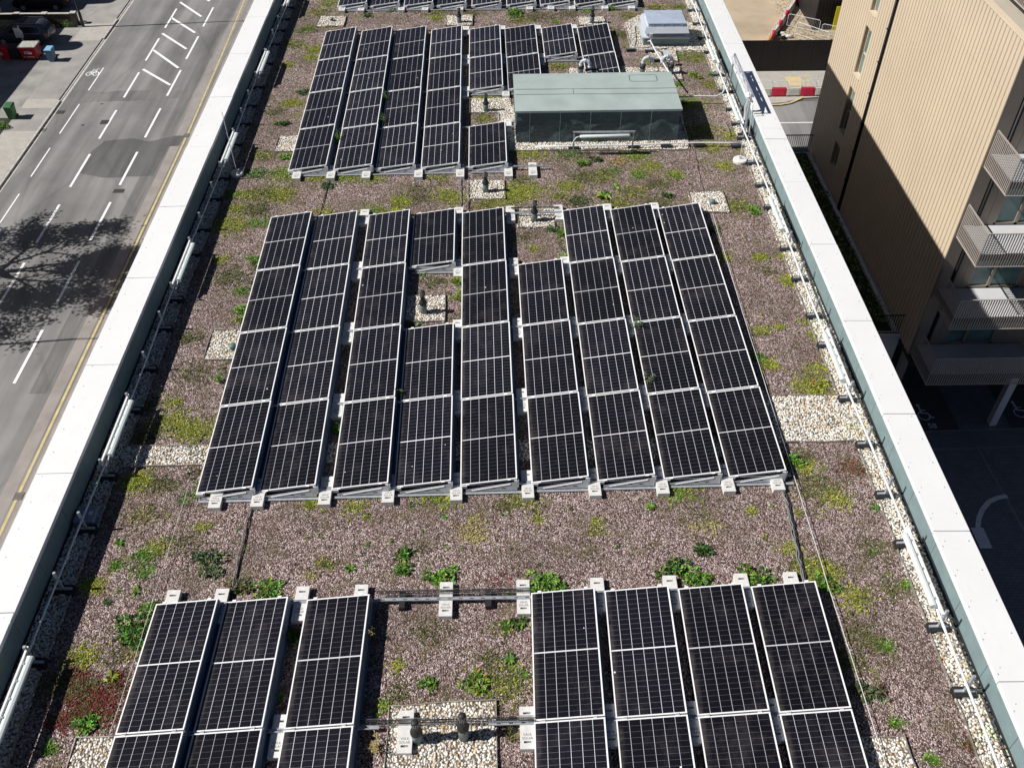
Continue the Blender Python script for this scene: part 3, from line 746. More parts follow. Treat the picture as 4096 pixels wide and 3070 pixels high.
# rails
def rail(x0, x1, y, label, slope=0.0, z=.118, holes=True, group='aluminium rails under the panels'):
    n = MB(); ang = math.atan(slope)
    Mx = Matrix.Translation((x0, y, 0)) @ Matrix.Rotation(ang, 4, 'Z'); L_ = x1 - x0
    n.box(0, L_, -.028, .028, z - .012, z, Mx); n.box(0, L_, -.028, -.022, z, z + .014, Mx); n.box(0, L_, .022, .028, z, z + .014, Mx)
    root = n.build('mounting_rail', M_GALV); tag(root, label, 'rail', group)
    if holes:
        x = .12
        while x < min(L_ - .1, 9):
            h = MB(); h.box(x, x + .06, -.007, .007, z + .0005, z + .002, Mx); h.build('rail_slot', M_BLK, root); x += .18
    return root
mid = ['back edge', 'first seam', 'middle seam', 'last seam', 'front edge']
for k in range(5):
    x0, y0 = place('M', MX['M1'] + .16, -k * LP + .011 + (-.03 if k == 0 else .05 if k == 4 else 0)); rail(x0, x0 + 10.6, y0, 'aluminium rail under the %s of the big middle group' % mid[k], .0178, holes=(k == 4))
for k in range(5):
    x0, y0 = place('T', TX[0][1] + .16, -k * LP + .011 + (-.03 if k == 0 else .05 if k == 4 else 0)); L_ = 9.4 if k < 3 else 6.0 if k == 3 else 6.75
    rail(x0, x0 + L_, y0, 'aluminium rail under the %s of the back group' % mid[k], .0127, holes=(k == 4))
x0, y0 = place('B', BX[0][1] + .05, -.02); rail(x0, x0 + 3.4, y0, 'aluminium rail under the back edge of the left front panels', .0136, holes=False)
x0, y0 = place('B', BX[2][1] + PW + .04, -.03); rail(x0, 1.15, y0, 'bare slotted aluminium rail between the left and right front panels', .0)
x0, y0 = place('B', BX[3][1] + .05, -.02); rail(x0, x0 + 4.6, y0, 'aluminium rail under the back edge of the right front panels', .0136, holes=False)
x0, y0 = place('B', BX[0][1] + .05, -LP + .011); rail(x0, x0 + 3.75, y0, 'aluminium rail stub ending beside the left front panels', .0136)
x0, y0 = place('B', BX[3][1] + .05, -LP + .011); rail(.42, 1.15, y0 - .012, 'short bright rail right of the front pebble square', .0136)
rail(x0, x0 + 4.6, y0, 'aluminium rail under the seam of the right front panels', .0136, holes=False)
rail(-4.9, 5.6, 12.50, 'aluminium rail at the top picture edge under the last panels', 0, holes=False)
# wire mesh cable tray behind the front rails
def wire_tray(x0, x1, y, label, z=.135, w_=.09):
    root = MB()
    for dy in (-w_ / 2, -w_ / 6, w_ / 6, w_ / 2): root.tube([(x0, y + dy, z), (x1, y + dy + .01, z)], .0035, 5)
    x = x0 + .05
    while x < x1: root.tube([(x, y - w_ / 2, z), (x, y + w_ / 2, z)], .003, 4); x += .1
    o = root.build('cable_tray', M_STEELW); tag(o, label, 'cable tray', 'wire cable trays')
    c = MB()
    for k, dy in enumerate((-.018, .004, .024)):
        c.tube([(x0 + (x1 - x0) * i / 8, y + dy + .006 * math.sin(i * 2.1 + k), z + .010) for i in range(9)], .006, 5)
    c.build('cable', M_CABLE, o)
wire_tray(-1.40, 1.12, -10.60, 'wire cable tray with black cables behind the bare front rail')
wire_tray(-1.45, 1.12, -12.72, 'wire cable tray crossing the front pebble square between the vents')
wire_tray(1.0, 2.2, .18, 'wire cable tray at the small pebble square behind the middle panels')

# ballast blocks
def block_proto():
    root = empty('ballast_block'); w_, l_, h_ = .215, .62, .115
    b = MB(); b.box(-w_ / 2, w_ / 2, -l_ / 2, l_ / 2, 0, .06)
    def top(x0, x1, y0, y1): b.box(x0, x1, y0, y1, .06, h_)
    sy0, sy1 = l_ / 2 - .115, l_ / 2 - .085; sx = .055
    top(-w_ / 2, w_ / 2, -sy0, sy0)
    for s in (-1, 1):
        a, c_ = sorted((s * sy0, s * sy1)); top(-w_ / 2, -sx, a, c_); top(sx, w_ / 2, a, c_)
        a, c_ = sorted((s * sy1, s * l_ / 2)); top(-w_ / 2, w_ / 2, a, c_)
    b.build('concrete', M_CONC, root)
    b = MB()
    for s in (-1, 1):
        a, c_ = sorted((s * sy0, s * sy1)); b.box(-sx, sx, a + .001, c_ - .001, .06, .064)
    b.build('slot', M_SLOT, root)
    text("VALK\nSOLAR", (0, -.13, h_ + .0005), .052, M_TEXT, 'lettering', parent=root, extrude=.0005)
    return root
blk = block_proto(); blk_used = [False]
def block(x, y, rz, label, group='pale concrete ballast blocks on the rails'):
    o = copy_tree(blk) if blk_used[0] else blk; blk_used[0] = True
    o.location = (x, y, -.01); o.rotation_euler = (0, 0, rz); tag(o, label, 'ballast block', group)
names_M = ['under the first row from the left', 'in the gap right of the first row', 'in the gap right of the second row', 'under the third row', 'in the gap right of the fourth row', 'in the gap right of the fifth row', 'in the gap right of the sixth row', 'in the gap right of the seventh row', 'in the gap right of the eighth row', 'under the outer edge of the ninth row']
mbx = [-4.6, -3.85, -2.66, -1.53, -.31, .98, 2.19, 3.42, 4.62, 5.52]
seamn = ['back edge', 'back seam', 'middle seam', 'front seam', 'front edge']
for k in (0, 1, 2, 3, 4):
    for i, bx_ in enumerate(mbx):
        if k < 4 and i in (0, 1, 3, 9): continue
        x, y = place('M', bx_, -k * LP + .011)
        block(x, y + (-.02 if k < 4 else .02), ARR['M'][1], 'ballast block at %s of middle group, %s' % (seamn[k], names_M[i]))
tbx = [-4.63, -3.73, -2.8, -1.42, -.32, .96]
tn = ['under the first row from the left', 'in the gap right of the first row', 'under the second row', 'under the third row', 'in the gap right of the fourth row', 'right of the lone panel']
for i, bx_ in enumerate(tbx): block(bx_, 1.99, ARR['T'][1], 'ballast block at front edge of back group, %s' % tn[i])
block(1.61, 2.02, .01, 'concrete ballast block at the free end of the rail in front of the plant box')
for k in (0, 1, 2):
    for i, bx_ in enumerate((-.32, .90, 2.10, 3.31)):
        if (k == 1 and i > 2) or (k == 2 and i > 1): continue
        x, y = place('T', bx_, -k * LP + .011); block(x, y, ARR['T'][1], 'ballast block at %s of back group, in gap right of %s row' % (seamn[k], ORD[i + 3]))
block(.98, 4.32, 0, 'concrete ballast block between the lone panel and the plant box')
zb = [-4.67, -4.0, -2.6, -1.77, -.55, 1.88, 2.63, 3.37, 4.52, 5.46]
for i, bx_ in enumerate(zb): block(bx_, 12.5, 0, 'concrete ballast block at the top picture edge, %s from the left' % (ORD + ['tenth'])[i])
bbx = [(-4.72, 'behind the first front panel from the left'), (-3.93, 'behind the gap of the first two front panels'), (-2.62, 'between the second and third front panels from the left'), (-1.66, 'behind the third front panel from the left'), (-.27, 'standing alone under the bare front rail'), (.99, 'at the left corner of the right front panels'), (2.215, 'behind the first gap of the right front panels'), (3.42, 'behind the second gap of the right front panels'), (4.61, 'behind the third gap of the right front panels'), (5.44, 'behind the outermost right front panel')]
for x, l in bbx: block(x, -10.71 + x * .0136, 0, 'concrete ballast block ' + l)
for x, l in ((-2.62, 'at the front seam right of the second panel row'), (-.785, 'on the front pebble square beside the first vent'), (.985, 'at the front seam left of the right front panels'), (2.2, 'at the front seam in the first gap of the right front panels'), (3.41, 'at the front seam in the second gap of the right front panels'), (4.6, 'at the front seam in the third gap of the right front panels')):
    block(x, -12.84 + x * .0136, 0, 'concrete ballast block ' + l)

# little rubber feet under the bare rail
for i, (x, y, l) in enumerate(((-.98, -10.70, 'left'), (.42, -10.70, 'right'))):
    b = MB(); b.box(x - .05, x + .05, y - .16, y + .16, 0, .10); tag(b.build('rubber_pad', M_RUB, bevel=.005), 'black rubber pad under the bare front rail, %s one' % l, 'rubber pad', 'rubber pads under the rail')
b = MB(); b.box(.72, .82, -12.98, -12.62, 0, .035); tag(b.build('rubber_pad', M_RUB, bevel=.005), 'black rubber pad under the short rail by the front pebble square', 'rubber pad', 'rubber pads under the rail')

# ================================================================= CONDUIT STANDS, CONDUITS AND LIGHTS
def stand_proto():
    root = empty('conduit_stand')
    b = MB(); b.prism([(-.17, -.07), (-.14, -.085), (.14, -.085), (.17, -.07), (.17, .07), (.14, .085), (-.14, .085), (-.17, .07)], 0, .09)
    b.build('rubber_foot', M_RUB, root, bevel=.01)
    b = MB(); b.box(-.15, .15, -.02, .02, .09, .115); b.build('foot_channel', M_GALV, root)
    b = MB(); b.box(-.02, .02, -.02, .02, .115, .56); b.box(.021, .024, -.012, .012, .115, .56); b.build('post', M_GALV, root)
    b = MB(); b.box(-.045, .045, -.087, -.0855, .03, .07); b.build('sticker', M_STICK, root)
    return root
stp = stand_proto(); su = [0]
def stand(x, y, label, flip=False):
    o = copy_tree(stp) if su[0] else stp; su[0] = 1
    o.location = (x, y, 0); o.rotation_euler = (0, 0, rnd.uniform(-.04, .04)); tag(o, label, 'conduit stand', 'black footed conduit stands')
FL = [-12.7, -11.67, -10.40, -9.22, -8.07, -6.44, -5.29, -4.06, -3.10, -1.45, -.46, .86, 1.81, 3.49, 4.61, 5.65, 6.8, 8.35, 9.72, 10.76, 11.64, 12.6]
FRr = [-13.5, -12.41, -11.35, -9.79, -8.75, -7.58, -6.40, -4.85, -3.92, -2.65, -1.51, .2, 1.19, 2.26, 3.55, 4.33, 5.16, 6.28, 7.3, 8.86, 9.91, 10.99, 12.08]
ORD2 = ['first', 'second', 'third', 'fourth', 'fifth', 'sixth', 'seventh', 'eighth', 'ninth', 'tenth', 'eleventh', 'twelfth', 'thirteenth', 'fourteenth', 'fifteenth', 'sixteenth', 'seventeenth', 'eighteenth', 'nineteenth', 'twentieth', 'twenty first', 'twenty second', 'twenty third']
for i, y in enumerate(FL[1:]): stand(-6.56, y, 'black footed stand by the left parapet, %s from the front' % ORD2[i])
for i, y in enumerate(FRr[1:]): stand(7.56, y, 'black footed stand by the right parapet, %s from the front' % ORD2[i])
def conduit(pts, r, mt, label, name='conduit'):
    b = MB(); b.tube(pts, r, 10); o = b.build(name, mt, smooth=True); tag(o, label, 'conduit'); return o
pl = [(-6.545 + .02 * math.sin(y * .7), y, .36 + .006 * math.sin(y * 2.6)) for y in np.arange(-14.5, 16, .5)]
oc = conduit(pl, .017, M_PVC, 'grey conduit on stands along the left parapet')
pr = [(7.50 + .022 * math.sin(y * .6 + 1), y, .36 + .006 * math.sin(y * 2.3)) for y in np.arange(-14.5, 16, .5)]
orr = conduit(pr, .022, M_PVC, 'white conduit on stands along the right parapet')
for o_, pts in ((oc, pl), (orr, pr)):
    for x, y, z in pts[::3]:
        b = MB(); b.tube([(x, y - .03, z), (x, y + .03, z)], .026, 8); b.build('coupler', M_GALV if o_ is oc else M_PVC, o_)
def light_proto():
    root = empty('linear_light')
    b = MB(); b.box(-.05, -.01, -.82, .82, .50, .54); b.box(-.045, -.015, -.83, .83, .541, .545); b.build('channel', M_ALU, root)
    b = MB()
    prof = [(.00, .47), (.09, .47), (.105, .50), (.10, .535), (.06, .55), (.02, .545), (.0, .52)]
    n_ = len(prof); ys = (-.67, .67)
    b.add([(p[0] + .01, yy, p[1]) for yy in ys for p in prof], [tuple(range(n_))[::-1], tuple(range(n_, 2 * n_))] + [(i, (i + 1) % n_, n_ + (i + 1) % n_, n_ + i)[::-1] for i in range(n_)])
    b.build('diffuser', M_LIGHTF, root, bevel=.008)
    for k in range(5):
        b = MB(); b.box(.0, .03, -.55 + k * .27, -.52 + k * .27, .548, .560); b.build('clip', M_GALV, root)
    b = MB(); b.tube([(.05, -.67, .50), (.05, -.74, .48), (.03, -.80, .42), (.0, -.83, .37)], .012, 8); b.build('flex', M_PVC, root, smooth=True)
    return root
lp = light_proto(); lu = [0]
def linlight(x, y, label, rz=0, z=0.0, mirror=False):
    o = copy_tree(lp) if lu[0] else lp; lu[0] = 1
    o.location = (x, y, z - .06); o.rotation_euler = (0, 0, rz); tag(o, label, 'light fitting', 'long white linear light fittings')
for y, l in ((-12.45, 'nearest the camera, cut by the left picture edge'), (-7.22, 'beside the pebble cross strip'), (-2.24, 'beside the middle panels'), (2.72, 'just behind the thin rod'), (7.65, 'left of the back panels'), (12.6, 'cut off by the top picture edge')):
    linlight(-6.52, y, 'white linear light by the left parapet, ' + l)
for y, l in ((8.1, 'beside the roof hatch'), (4.45, 'under the foil wrapped pipe frame'), (-.62, 'beside the back of the middle panels'), (-5.6, 'just behind the wide pebble bay'), (-10.54, 'beside the front panels')):
    linlight(7.49, y, 'white linear light by the right parapet, ' + l, math.pi)

# ladder of cross conduits beside the plant box
conduit([(6.0, 5.57, .25), (6.6, 5.60, .26), (7.14, 5.57, .26), (7.35, 5.7, .30), (7.48, 5.95, .35)], .022, M_PVC, 'white conduit from the plant box to the right parapet run', 'conduit')
conduit([(1.7, 3.09, .13), (2.8, 3.10, .13), (4.4, 3.12, .13), (5.3, 3.17, .14), (6.25, 3.21, .13), (7.0, 3.17, .14), (7.44, 3.13, .16)], .02, M_PVC, 'grey conduit low on feet in front of the plant box', 'conduit')
conduit([(5.6, 9.2, .28), (5.62, 8.9, .45), (5.72, 8.2, .40), (5.85, 7.3, .40), (5.95, 6.2, .5)], .022, M_PVC, 'white conduit running from the roof hatch towards the plant box', 'conduit')
for i, (x, y, l) in enumerate(((2.78, 3.12, 'under the left end of the light by the plant box'), (4.44, 3.16, 'under the right end of the light by the plant box'), (5.35, 3.18, 'between the plant box light and its front right corner'), (6.28, 3.22, 'at the front right of the plant box'), (7.3, 3.15, 'near the right parapet by the round base'), (6.1, 5.6, 'behind the right side of the plant box'), (5.06, 9.1, 'at the left front of the roof hatch'), (5.65, 9.0, 'in front of the roof hatch'), (5.8, 8.35, 'between the hatch and the swan neck pipes'))):
    root = empty('conduit_rest', (x, y, 0)); tag(root, 'black rubber rest ' + l, 'conduit rest', 'low rubber rests under the conduits')
    b = MB(); b.prism([(-.15, -.06), (-.12, -.075), (.12, -.075), (.15, -.06), (.15, .06), (.12, .075), (-.12, .075), (-.15, .06)], 0, .085); b.build('rubber_foot', M_RUB, root, bevel=.01)
    b = MB(); b.box(-.13, .13, -.018, .018, .085, .105); b.build('foot_channel', M_GALV, root)
root = empty('linear_light', (0, 0, 0)); tag(root, 'white linear light standing before the dark side of the plant box', 'light fitting', 'long white linear light fittings')
b = MB(); b.box(2.74, 2.77, 2.89, 2.92, .1, .66); b.box(4.34, 4.38, 2.89, 2.92, .1, .68); b.build('post', M_GALV, root)
b = MB(); b.box(2.72, 4.40, 2.88, 2.92, .66, .70); b.build('channel', M_GALV, root)
b = MB(); b.tube([(2.9, 2.83, .585), (2.93, 2.83, .585), (4.23, 2.83, .605), (4.26, 2.83, .605)], [.03, .048, .048, .03], 10); b.build('diffuser', M_LIGHTF, root, smooth=True)
b = MB(); b.tube([(2.9, 2.83, .59), (2.8, 2.84, .55), (2.74, 2.86, .42), (2.74, 2.95, .2)], .014, 8); b.tube([(4.26, 2.83, .61), (4.30, 2.85, .5), (4.27, 2.9, .35), (4.22, 3.0, .2)], .009, 6); b.build('flex', M_PVC, root, smooth=True)

# ================================================================= VENTS
def vent(x, y, h, label):
    root = empty('vent_pipe', (x, y, 0)); tag(root, label, 'vent pipe', 'black capped vent pipes')
    k = h / .62
    b = MB(); b.lathe([(.076, 0), (.076, .27 * k), (.065, .28 * k)], 20); b.build('sleeve', M_PIPEG, root, smooth=True)
    b = MB(); b.lathe([(.065, .27 * k), (.090, .28 * k), (.090, .31 * k), (.062, .36 * k), (.050, .40 * k), (.050, .50 * k), (.056, .51 * k), (.056, .60 * k), (.040, .62 * k), (.02, .625 * k)], 20); o = b.build('terminal', M_PIPEB, root, smooth=True)
    b = MB()
    for i in range(14):
        a = i * 2 * math.pi / 14; b.tube([(.058 * math.cos(a), .058 * math.sin(a), .51 * k), (.058 * math.cos(a), .058 * math.sin(a), .60 * k)], .0035, 4)
    b.build('terminal_ribs', M_GALV, o)
for x, y, h, l in ((-.61, -12.94, .60, 'black capped vent on the front pebble square, left one'), (.06, -12.91, .71, 'black capped vent on the front pebble square, right one'), (-1.0, -3.6, .64, 'black capped vent in the hole of the middle panels'), (1.57, -.2, .61, 'black capped vent behind the gap in the middle panels'),
                   (.36, 1.1, .60, 'black capped vent in front of the lone panel by the plant box'), (.36, 5.29, .56, 'black capped vent between plant box and back panels'), (-.56, 11.35, .53, 'black capped vent behind the fourth back row of panels'), (3.97, 11.21, .62, 'black capped vent at the far back right')): vent(x, y, h, l)
for x, y, l in ((-4.98, -4.66, 'small round outlet cap in the pebble square left of the middle panels'), (6.12, .45, 'small round outlet cap in the pebble square at the far right'), (-4.93, 11.55, 'small round outlet cap in the back left pebble square')):
    root = empty('outlet_cap', (x, y, 0)); tag(root, l, 'outlet cap', 'small outlet caps')
    b = MB(); b.lathe([(.06, 0), (.06, .08), (.045, .1)], 16); b.build('collar', M_PIPEG, root, smooth=True)
    b = MB(); b.lathe([(.075, .1), (.075, .115), (.03, .135)], 16); b.build('lid', M_PIPEG, root, smooth=True)
def swan(x, y, h, rz, label):
    root = empty('swan_neck_pipe', (x, y, 0), rz); tag(root, label, 'swan neck pipe', 'grey swan neck pipes')
    b = MB(); b.lathe([(.085, 0), (.085, .28), (.07, .29)], 18); b.build('sleeve', M_PIPEG, root, smooth=True)
    b = MB(); b.lathe([(.094, .22), (.094, .32)], 18); b.build('rubber_collar', M_PIPEB, root, smooth=True)
    b = MB(); r = .14; pts = [(0, 0, .28), (0, 0, h - .14)] + [(r - r * math.cos(a), 0, h - .14 + r * math.sin(a)) for a in np.linspace(.2, math.pi, 10)] + [(2 * r, 0, h - .22)]
    b.tube(pts, .058, 14); b.build('bend', M_PIPEL, root, smooth=True)
    for p, q in (((0, 0, h - .2), (0, 0, h - .14)), ((2 * r, 0, h - .22), (2 * r, 0, h - .16)), ((r - .02, 0, h), (r + .02, 0, h))):
        b = MB(); b.tube([p, q], .067, 14); b.build('socket', M_PIPEL, root, smooth=True)
    return root
swan(3.30, 7.5, .50, -.3, 'grey swan neck pipe behind the plant box, left one near the panels')
swan(5.22, 7.5, .56, .05, 'grey swan neck pipe behind the plant box, middle one')
s3 = swan(6.10, 7.5, .60, math.pi, 'grey swan neck pipe behind the plant box, right one with red valve')
b = MB(); b.lathe([(.03, 0), (.055, .02), (.055, .05), (.03, .07)], 16, (-.06, -.1, .3)); b.build('red_valve', M_RED, s3, smooth=True)
b = MB(); b.tube([(.4, -.05, .02), (.36, -.05, .18), (.42, -.06, .2)], .014, 8); b.build('red_hose', M_RED, s3, smooth=True)
root = empty('sensor_plate', (6.05, 8.05, 0)); tag(root, 'small square metal plate on a thin stalk behind the swan necks', 'sensor plate')
b = MB(); b.tube([(0, 0, 0), (.02, 0, .42)], .012, 8); b.build('stalk', M_GALV, root)
b = MB(); b.box(-.1, .1, -.09, .09, -.006, .006, Matrix.Translation((-.03, .0, .44)) @ Matrix.Rotation(R(20), 4, 'X')); b.build('plate', M_SKYL, root)

# ================================================================= PLANT BOX
box = empty('plant_box', (0, 0, 0)); tag(box, 'long felt covered box with sunlit pale green top and shaded creased sides', 'plant box')
C = [(1.205, 3.48), (5.70, 3.52), (5.70, 5.62), (1.19, 5.56)]
zt = 1.02
# subdivided creased sides
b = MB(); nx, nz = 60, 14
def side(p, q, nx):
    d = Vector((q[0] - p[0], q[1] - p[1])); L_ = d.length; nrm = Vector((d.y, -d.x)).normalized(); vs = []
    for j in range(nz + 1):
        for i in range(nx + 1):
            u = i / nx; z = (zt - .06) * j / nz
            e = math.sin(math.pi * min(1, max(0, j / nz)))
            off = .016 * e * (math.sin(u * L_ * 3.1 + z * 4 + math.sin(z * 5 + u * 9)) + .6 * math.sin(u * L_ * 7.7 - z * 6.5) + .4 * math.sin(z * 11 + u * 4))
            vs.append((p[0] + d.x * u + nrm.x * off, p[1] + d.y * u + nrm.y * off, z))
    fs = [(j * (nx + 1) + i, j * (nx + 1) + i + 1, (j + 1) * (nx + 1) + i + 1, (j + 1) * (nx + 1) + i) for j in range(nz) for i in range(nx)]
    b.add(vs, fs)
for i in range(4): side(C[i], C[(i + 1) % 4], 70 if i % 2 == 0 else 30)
b.build('shaded_felt_side', M_SIDE, box, smooth=True)
b = MB()
for k in range(5):
    x = 1.58 + k * .83 + (.0 if k else .0); b.tube([(x, 3.468, .0), (x + .004, 3.455, zt - .06)], .014, 6)
b.build('welded_seam', M_SIDE, box)
# slightly dished top
b = MB(); e = .035
T_ = [(C[0][0] - e, C[0][1] - e), (C[1][0] + e, C[1][1] - e), (C[2][0] + e, C[2][1] + e), (C[3][0] - e, C[3][1] + e)]
nx, ny = 40, 20; vs = []
for j in range(ny + 1):
    for i in range(nx + 1):
        u, v_ = i / nx, j / ny
        p = Vector(T_[0]).lerp(Vector(T_[1]), u).lerp(Vector(T_[3]).lerp(Vector(T_[2]), u), v_)
        ed = min(u, 1 - u, v_, 1 - v_) * 8
        vs.append((p.x, p.y, zt + min(1, ed) * .010 * math.sin(u * 13) * math.sin(v_ * 5 + u * 6)))
b.add(vs, [(j * (nx + 1) + i, j * (nx + 1) + i + 1, (j + 1) * (nx + 1) + i + 1, (j + 1) * (nx + 1) + i) for j in range(ny) for i in range(nx)])
b.prism(T_, zt - .06, zt - .012)
b.build('sunlit_felt_top', M_TOP, box)
b = MB()
for y_, a, c_ in ((4.36, 1.2, 5.72), (4.66, 1.2, 5.72)):
    b.box(a, c_, y_, y_ + .012, zt + .011, zt + .014)
b.box(2.82, 2.832, 4.37, 4.66, zt + .0115, zt + .0145)
b.build('lap_joint', mat("felt_joint", (0.10, 0.15, 0.14), .8), box)
b = MB(); pth = [(4.52, 5.08), (5.22, 5.08), (5.26, 5.12), (5.26, 5.42), (5.22, 5.46), (4.52, 5.46), (4.48, 5.42), (4.48, 5.12), (4.52, 5.08)]
for p, q in zip(pth[:-1], pth[1:]): flat_line(b, *p, *q, .012, zt + .0135)
b.build('patch_outline', mat("felt_joint_dark", (0.08, 0.12, 0.12), .8), box)

# ================================================================= ROOF HATCH
h = empty('roof_hatch', (0, 0, 0)); tag(h, 'shiny metal roof hatch with domed cover on a dark kerb', 'roof hatch')
b = MB(); b.prism([(5.50, 9.47), (6.98, 9.45), (6.98, 10.5), (5.50, 10.5)], 0, .30); b.build('kerb', M_UP, h)
b = MB(); b.prism([(5.42, 9.36), (7.02, 9.34), (7.02, 10.6), (5.42, 10.6)], .30, .335); b.build('flange', M_SKYL, h, bevel=.006)
b = MB(); b.hexa([(5.58, 9.50, .335), (6.86, 9.50, .335), (6.86, 10.45, .335), (5.58, 10.45, .335)], [(5.54, 9.44, .50), (6.90, 9.44, .50), (6.90, 10.50, .50), (5.54, 10.50, .50)]); b.build('throat', M_GALV, h)
b = MB(); b.hexa([(5.48, 9.30, .50), (6.94, 9.30, .50), (6.94, 10.56, .50), (5.48, 10.56, .50)], [(5.54, 9.42, .66), (6.88, 9.42, .66), (6.88, 10.50, .66), (5.54, 10.50, .66)]); b.build('apron', M_SKYL, h)
b = MB(); b.hexa([(5.60, 9.45, .66), (6.82, 9.45, .66), (6.82, 10.46, .66), (5.60, 10.46, .66)], [(5.62, 9.47, .76), (6.80, 9.47, .76), (6.80, 10.44, .76), (5.62, 10.44, .76)]); b.box(5.59, 6.83, 9.44, 10.47, .76, .775)
b.add([(5.60, 9.45, .775), (6.82, 9.45, .775), (6.82, 10.46, .775), (5.60, 10.46, .775), (6.21, 9.95, .80)], [(0, 1, 4), (1, 2, 4), (2, 3, 4), (3, 0, 4)])
b.build('cover', mat("cover_sheet", (0.50, 0.58, 0.70), 0.35, 0.2, var=0.12, scale=4, bump=.3, bscale=3), h)
b = MB()
for k in range(4): b.box(5.75 + k * .31, 5.775 + k * .31, 9.43, 9.45, .70, .725)
b.build('rivet', M_PVC, h)
root = empty('switch_post', (0, 0, 0)); tag(root, 'grey isolator box on a thin white post in front of the roof hatch', 'switch')
b = MB(); b.tube([(5.68, 9.14, 0), (5.68, 9.14, .45)], .015, 8); b.build('post', M_PVC, root)
b = MB(); b.box(5.63, 5.73, 9.11, 9.18, .44, .58); b.build('switch_box', M_PIPEL, root, bevel=.01)
conduit([(5.25, 10.9, .2), (5.15, 9.9, .22), (5.08, 9.15, .13), (5.3, 9.08, .12), (5.66, 9.1, .12)], .014, M_GALV, 'thin grey pipe bent around the left of the roof hatch')

# ================================================================= FOIL PIPE FRAME
fr = empty('pipe_frame', (0, 0, 0)); tag(fr, 'tall steel frame carrying foil wrapped pipes at the right parapet', 'pipe frame')
for x, y in ((7.66, 6.2), (7.62, 3.74)):
    b = MB(); b.box(x - .022, x + .022, y - .022, y + .022, 0, 1.30); b.build('post', M_GALV, fr)
    b = MB(); b.box(x - .17, x + .15, y - .06, y + .06, 0, .08); b.build('rubber_foot', M_RUB, fr)
b = MB(); b.box(7.66, 7.70, 3.72, 6.22, 1.22, 1.27); b.box(7.66, 7.70, 3.72, 6.22, 1.06, 1.09); b.build('cross_channel', M_GALV, fr)
b = MB(); pts = [(7.60 + .015 * math.sin(k * 1.3), 6.15 - k * .12, 1.21 + .01 * math.sin(k * 2.1)) for k in range(19)] + [(7.60, 3.90, 1.15), (7.60, 3.87, 1.0), (7.58, 3.9, .8), (7.60, 3.86, .6), (7.60, 3.86, .42)]
b.tube(pts, [.048 + .012 * math.sin(i * 2.7) for i in range(len(pts))], 9); b.build('foil_lagging', M_FOIL, fr)
b = MB(); b.tube([(7.60, 3.86, .0), (7.60, 3.86, .42)], .05, 12); b.build('riser', M_PIPEL, fr, smooth=True)
b = MB(); b.tube([(7.60, 3.86, .40), (7.60, 3.86, .45)], .062, 12); b.build('black_collar', M_RUB, fr)
b = MB(); b.tube([(7.72, 3.6, 0), (7.68, 3.62, 1.05), (7.6, 3.8, 1.1)], .012, 8); b.build('thin_pipe', M_PVC, fr)

# lightning rods
for x, y, hh, br, l in ((-6.24, 2.05, 1.88, .165, 'tall thin rod on a round concrete base by the left parapet'), (7.24, 2.43, .66, .185, 'short thin rod on a round concrete base by the right parapet')):
    root = empty('lightning_rod', (x, y, 0)); tag(root, l, 'lightning rod')
    b = MB(); b.lathe([(br, 0), (br, .075), (br * .9, .09), (.06, .095)], 28); b.build('round_base', M_CONC, root, smooth=False)
    b = MB(); b.tube([(0, 0, .09), (-.03, 0, hh)], .008, 8); b.build('rod', M_ALU, root)
    b = MB(); b.box(-.03, .03, -.02, .02, .09, .15); b.build('clamp', M_GALV, root)
# electrical box on the left border
root = empty('junction_box', (0, 0, 0)); tag(root, 'flat blue grey junction box on pebbles by the left parapet', 'junction box')
b = MB(); b.box(-6.83, -6.48, -9.10, -8.76, .03, .13); b.build('case', mat("box_grey", (0.25, 0.30, 0.38), .4), root, bevel=.012)
b = MB(); b.box(-6.60, -6.53, -8.96, -8.88, .131, .133); b.build('label_sticker', M_STICK, root)

# ================================================================= CABLES ON THE ROOF
def cable(pts, r, mt, label, name='cable', z=.02, n=12, wob_=.015, group=None):
    P_ = []
    for (x0, y0), (x1, y1) in zip(pts[:-1], pts[1:]):
        for k in range(n): P_.append((x0 + (x1 - x0) * k / n + rnd.uniform(-wob_, wob_), y0 + (y1 - y0) * k / n, z + rnd.uniform(0, .01)))
    P_.append((*pts[-1], z)); b = MB(); b.tube(P_, r, 6); tag(b.build(name, mt, smooth=True), label, 'cable', group)
cable([(-3.80, -8.3), (-3.79, -9.23), (-3.77, -10.75)], .010, M_CABLE, 'black cable crossing the open roof from the left middle panels')
cable([(-3.83, -8.3), (-3.83, -9.23), (-3.81, -10.75)], .010, M_STEELW, 'grey cable beside the black one left of centre', z=.03)
cable([(-3.76, 2.2), (-3.77, 1.0), (-3.80, 0.1)], .010, M_CABLE, 'black cable between the back and middle panels, left one')
cable([(-.30, 2.2), (-.27, 1.0), (-.26, 0.1)], .012, M_STEELW, 'grey cable between the back and middle panels, centre one')
cable([(-.08, 1.8), (-.06, .8), (-.08, .2)], .012, M_CABLE, 'black cable along the pebble square in front of the lone panel')
for k, (dx, mt_) in enumerate(((0, M_STEELW), (.035, M_CABLE), (-.03, M_STEELW))):
    cable([(5.72 + dx, -8.25), (5.77 + dx, -8.9), (5.72 + dx, -9.6), (5.66 + dx, -10.6)], .011, mt_, ['grey cable of the bundle right of the middle panels, middle one', 'black cable of the bundle right of the middle panels', 'grey cable of the bundle right of the middle panels, outer one'][k], z=.03)
cable([(6.02, -.1), (6.0, -4.2), (6.01, -8.3), (6.01, -10.6), (6.03, -12.5), (6.03, -15)], .006, M_PVC, 'thin white safety wire right of the panels', 'safety_wire', z=.10, n=10, wob_=.003)
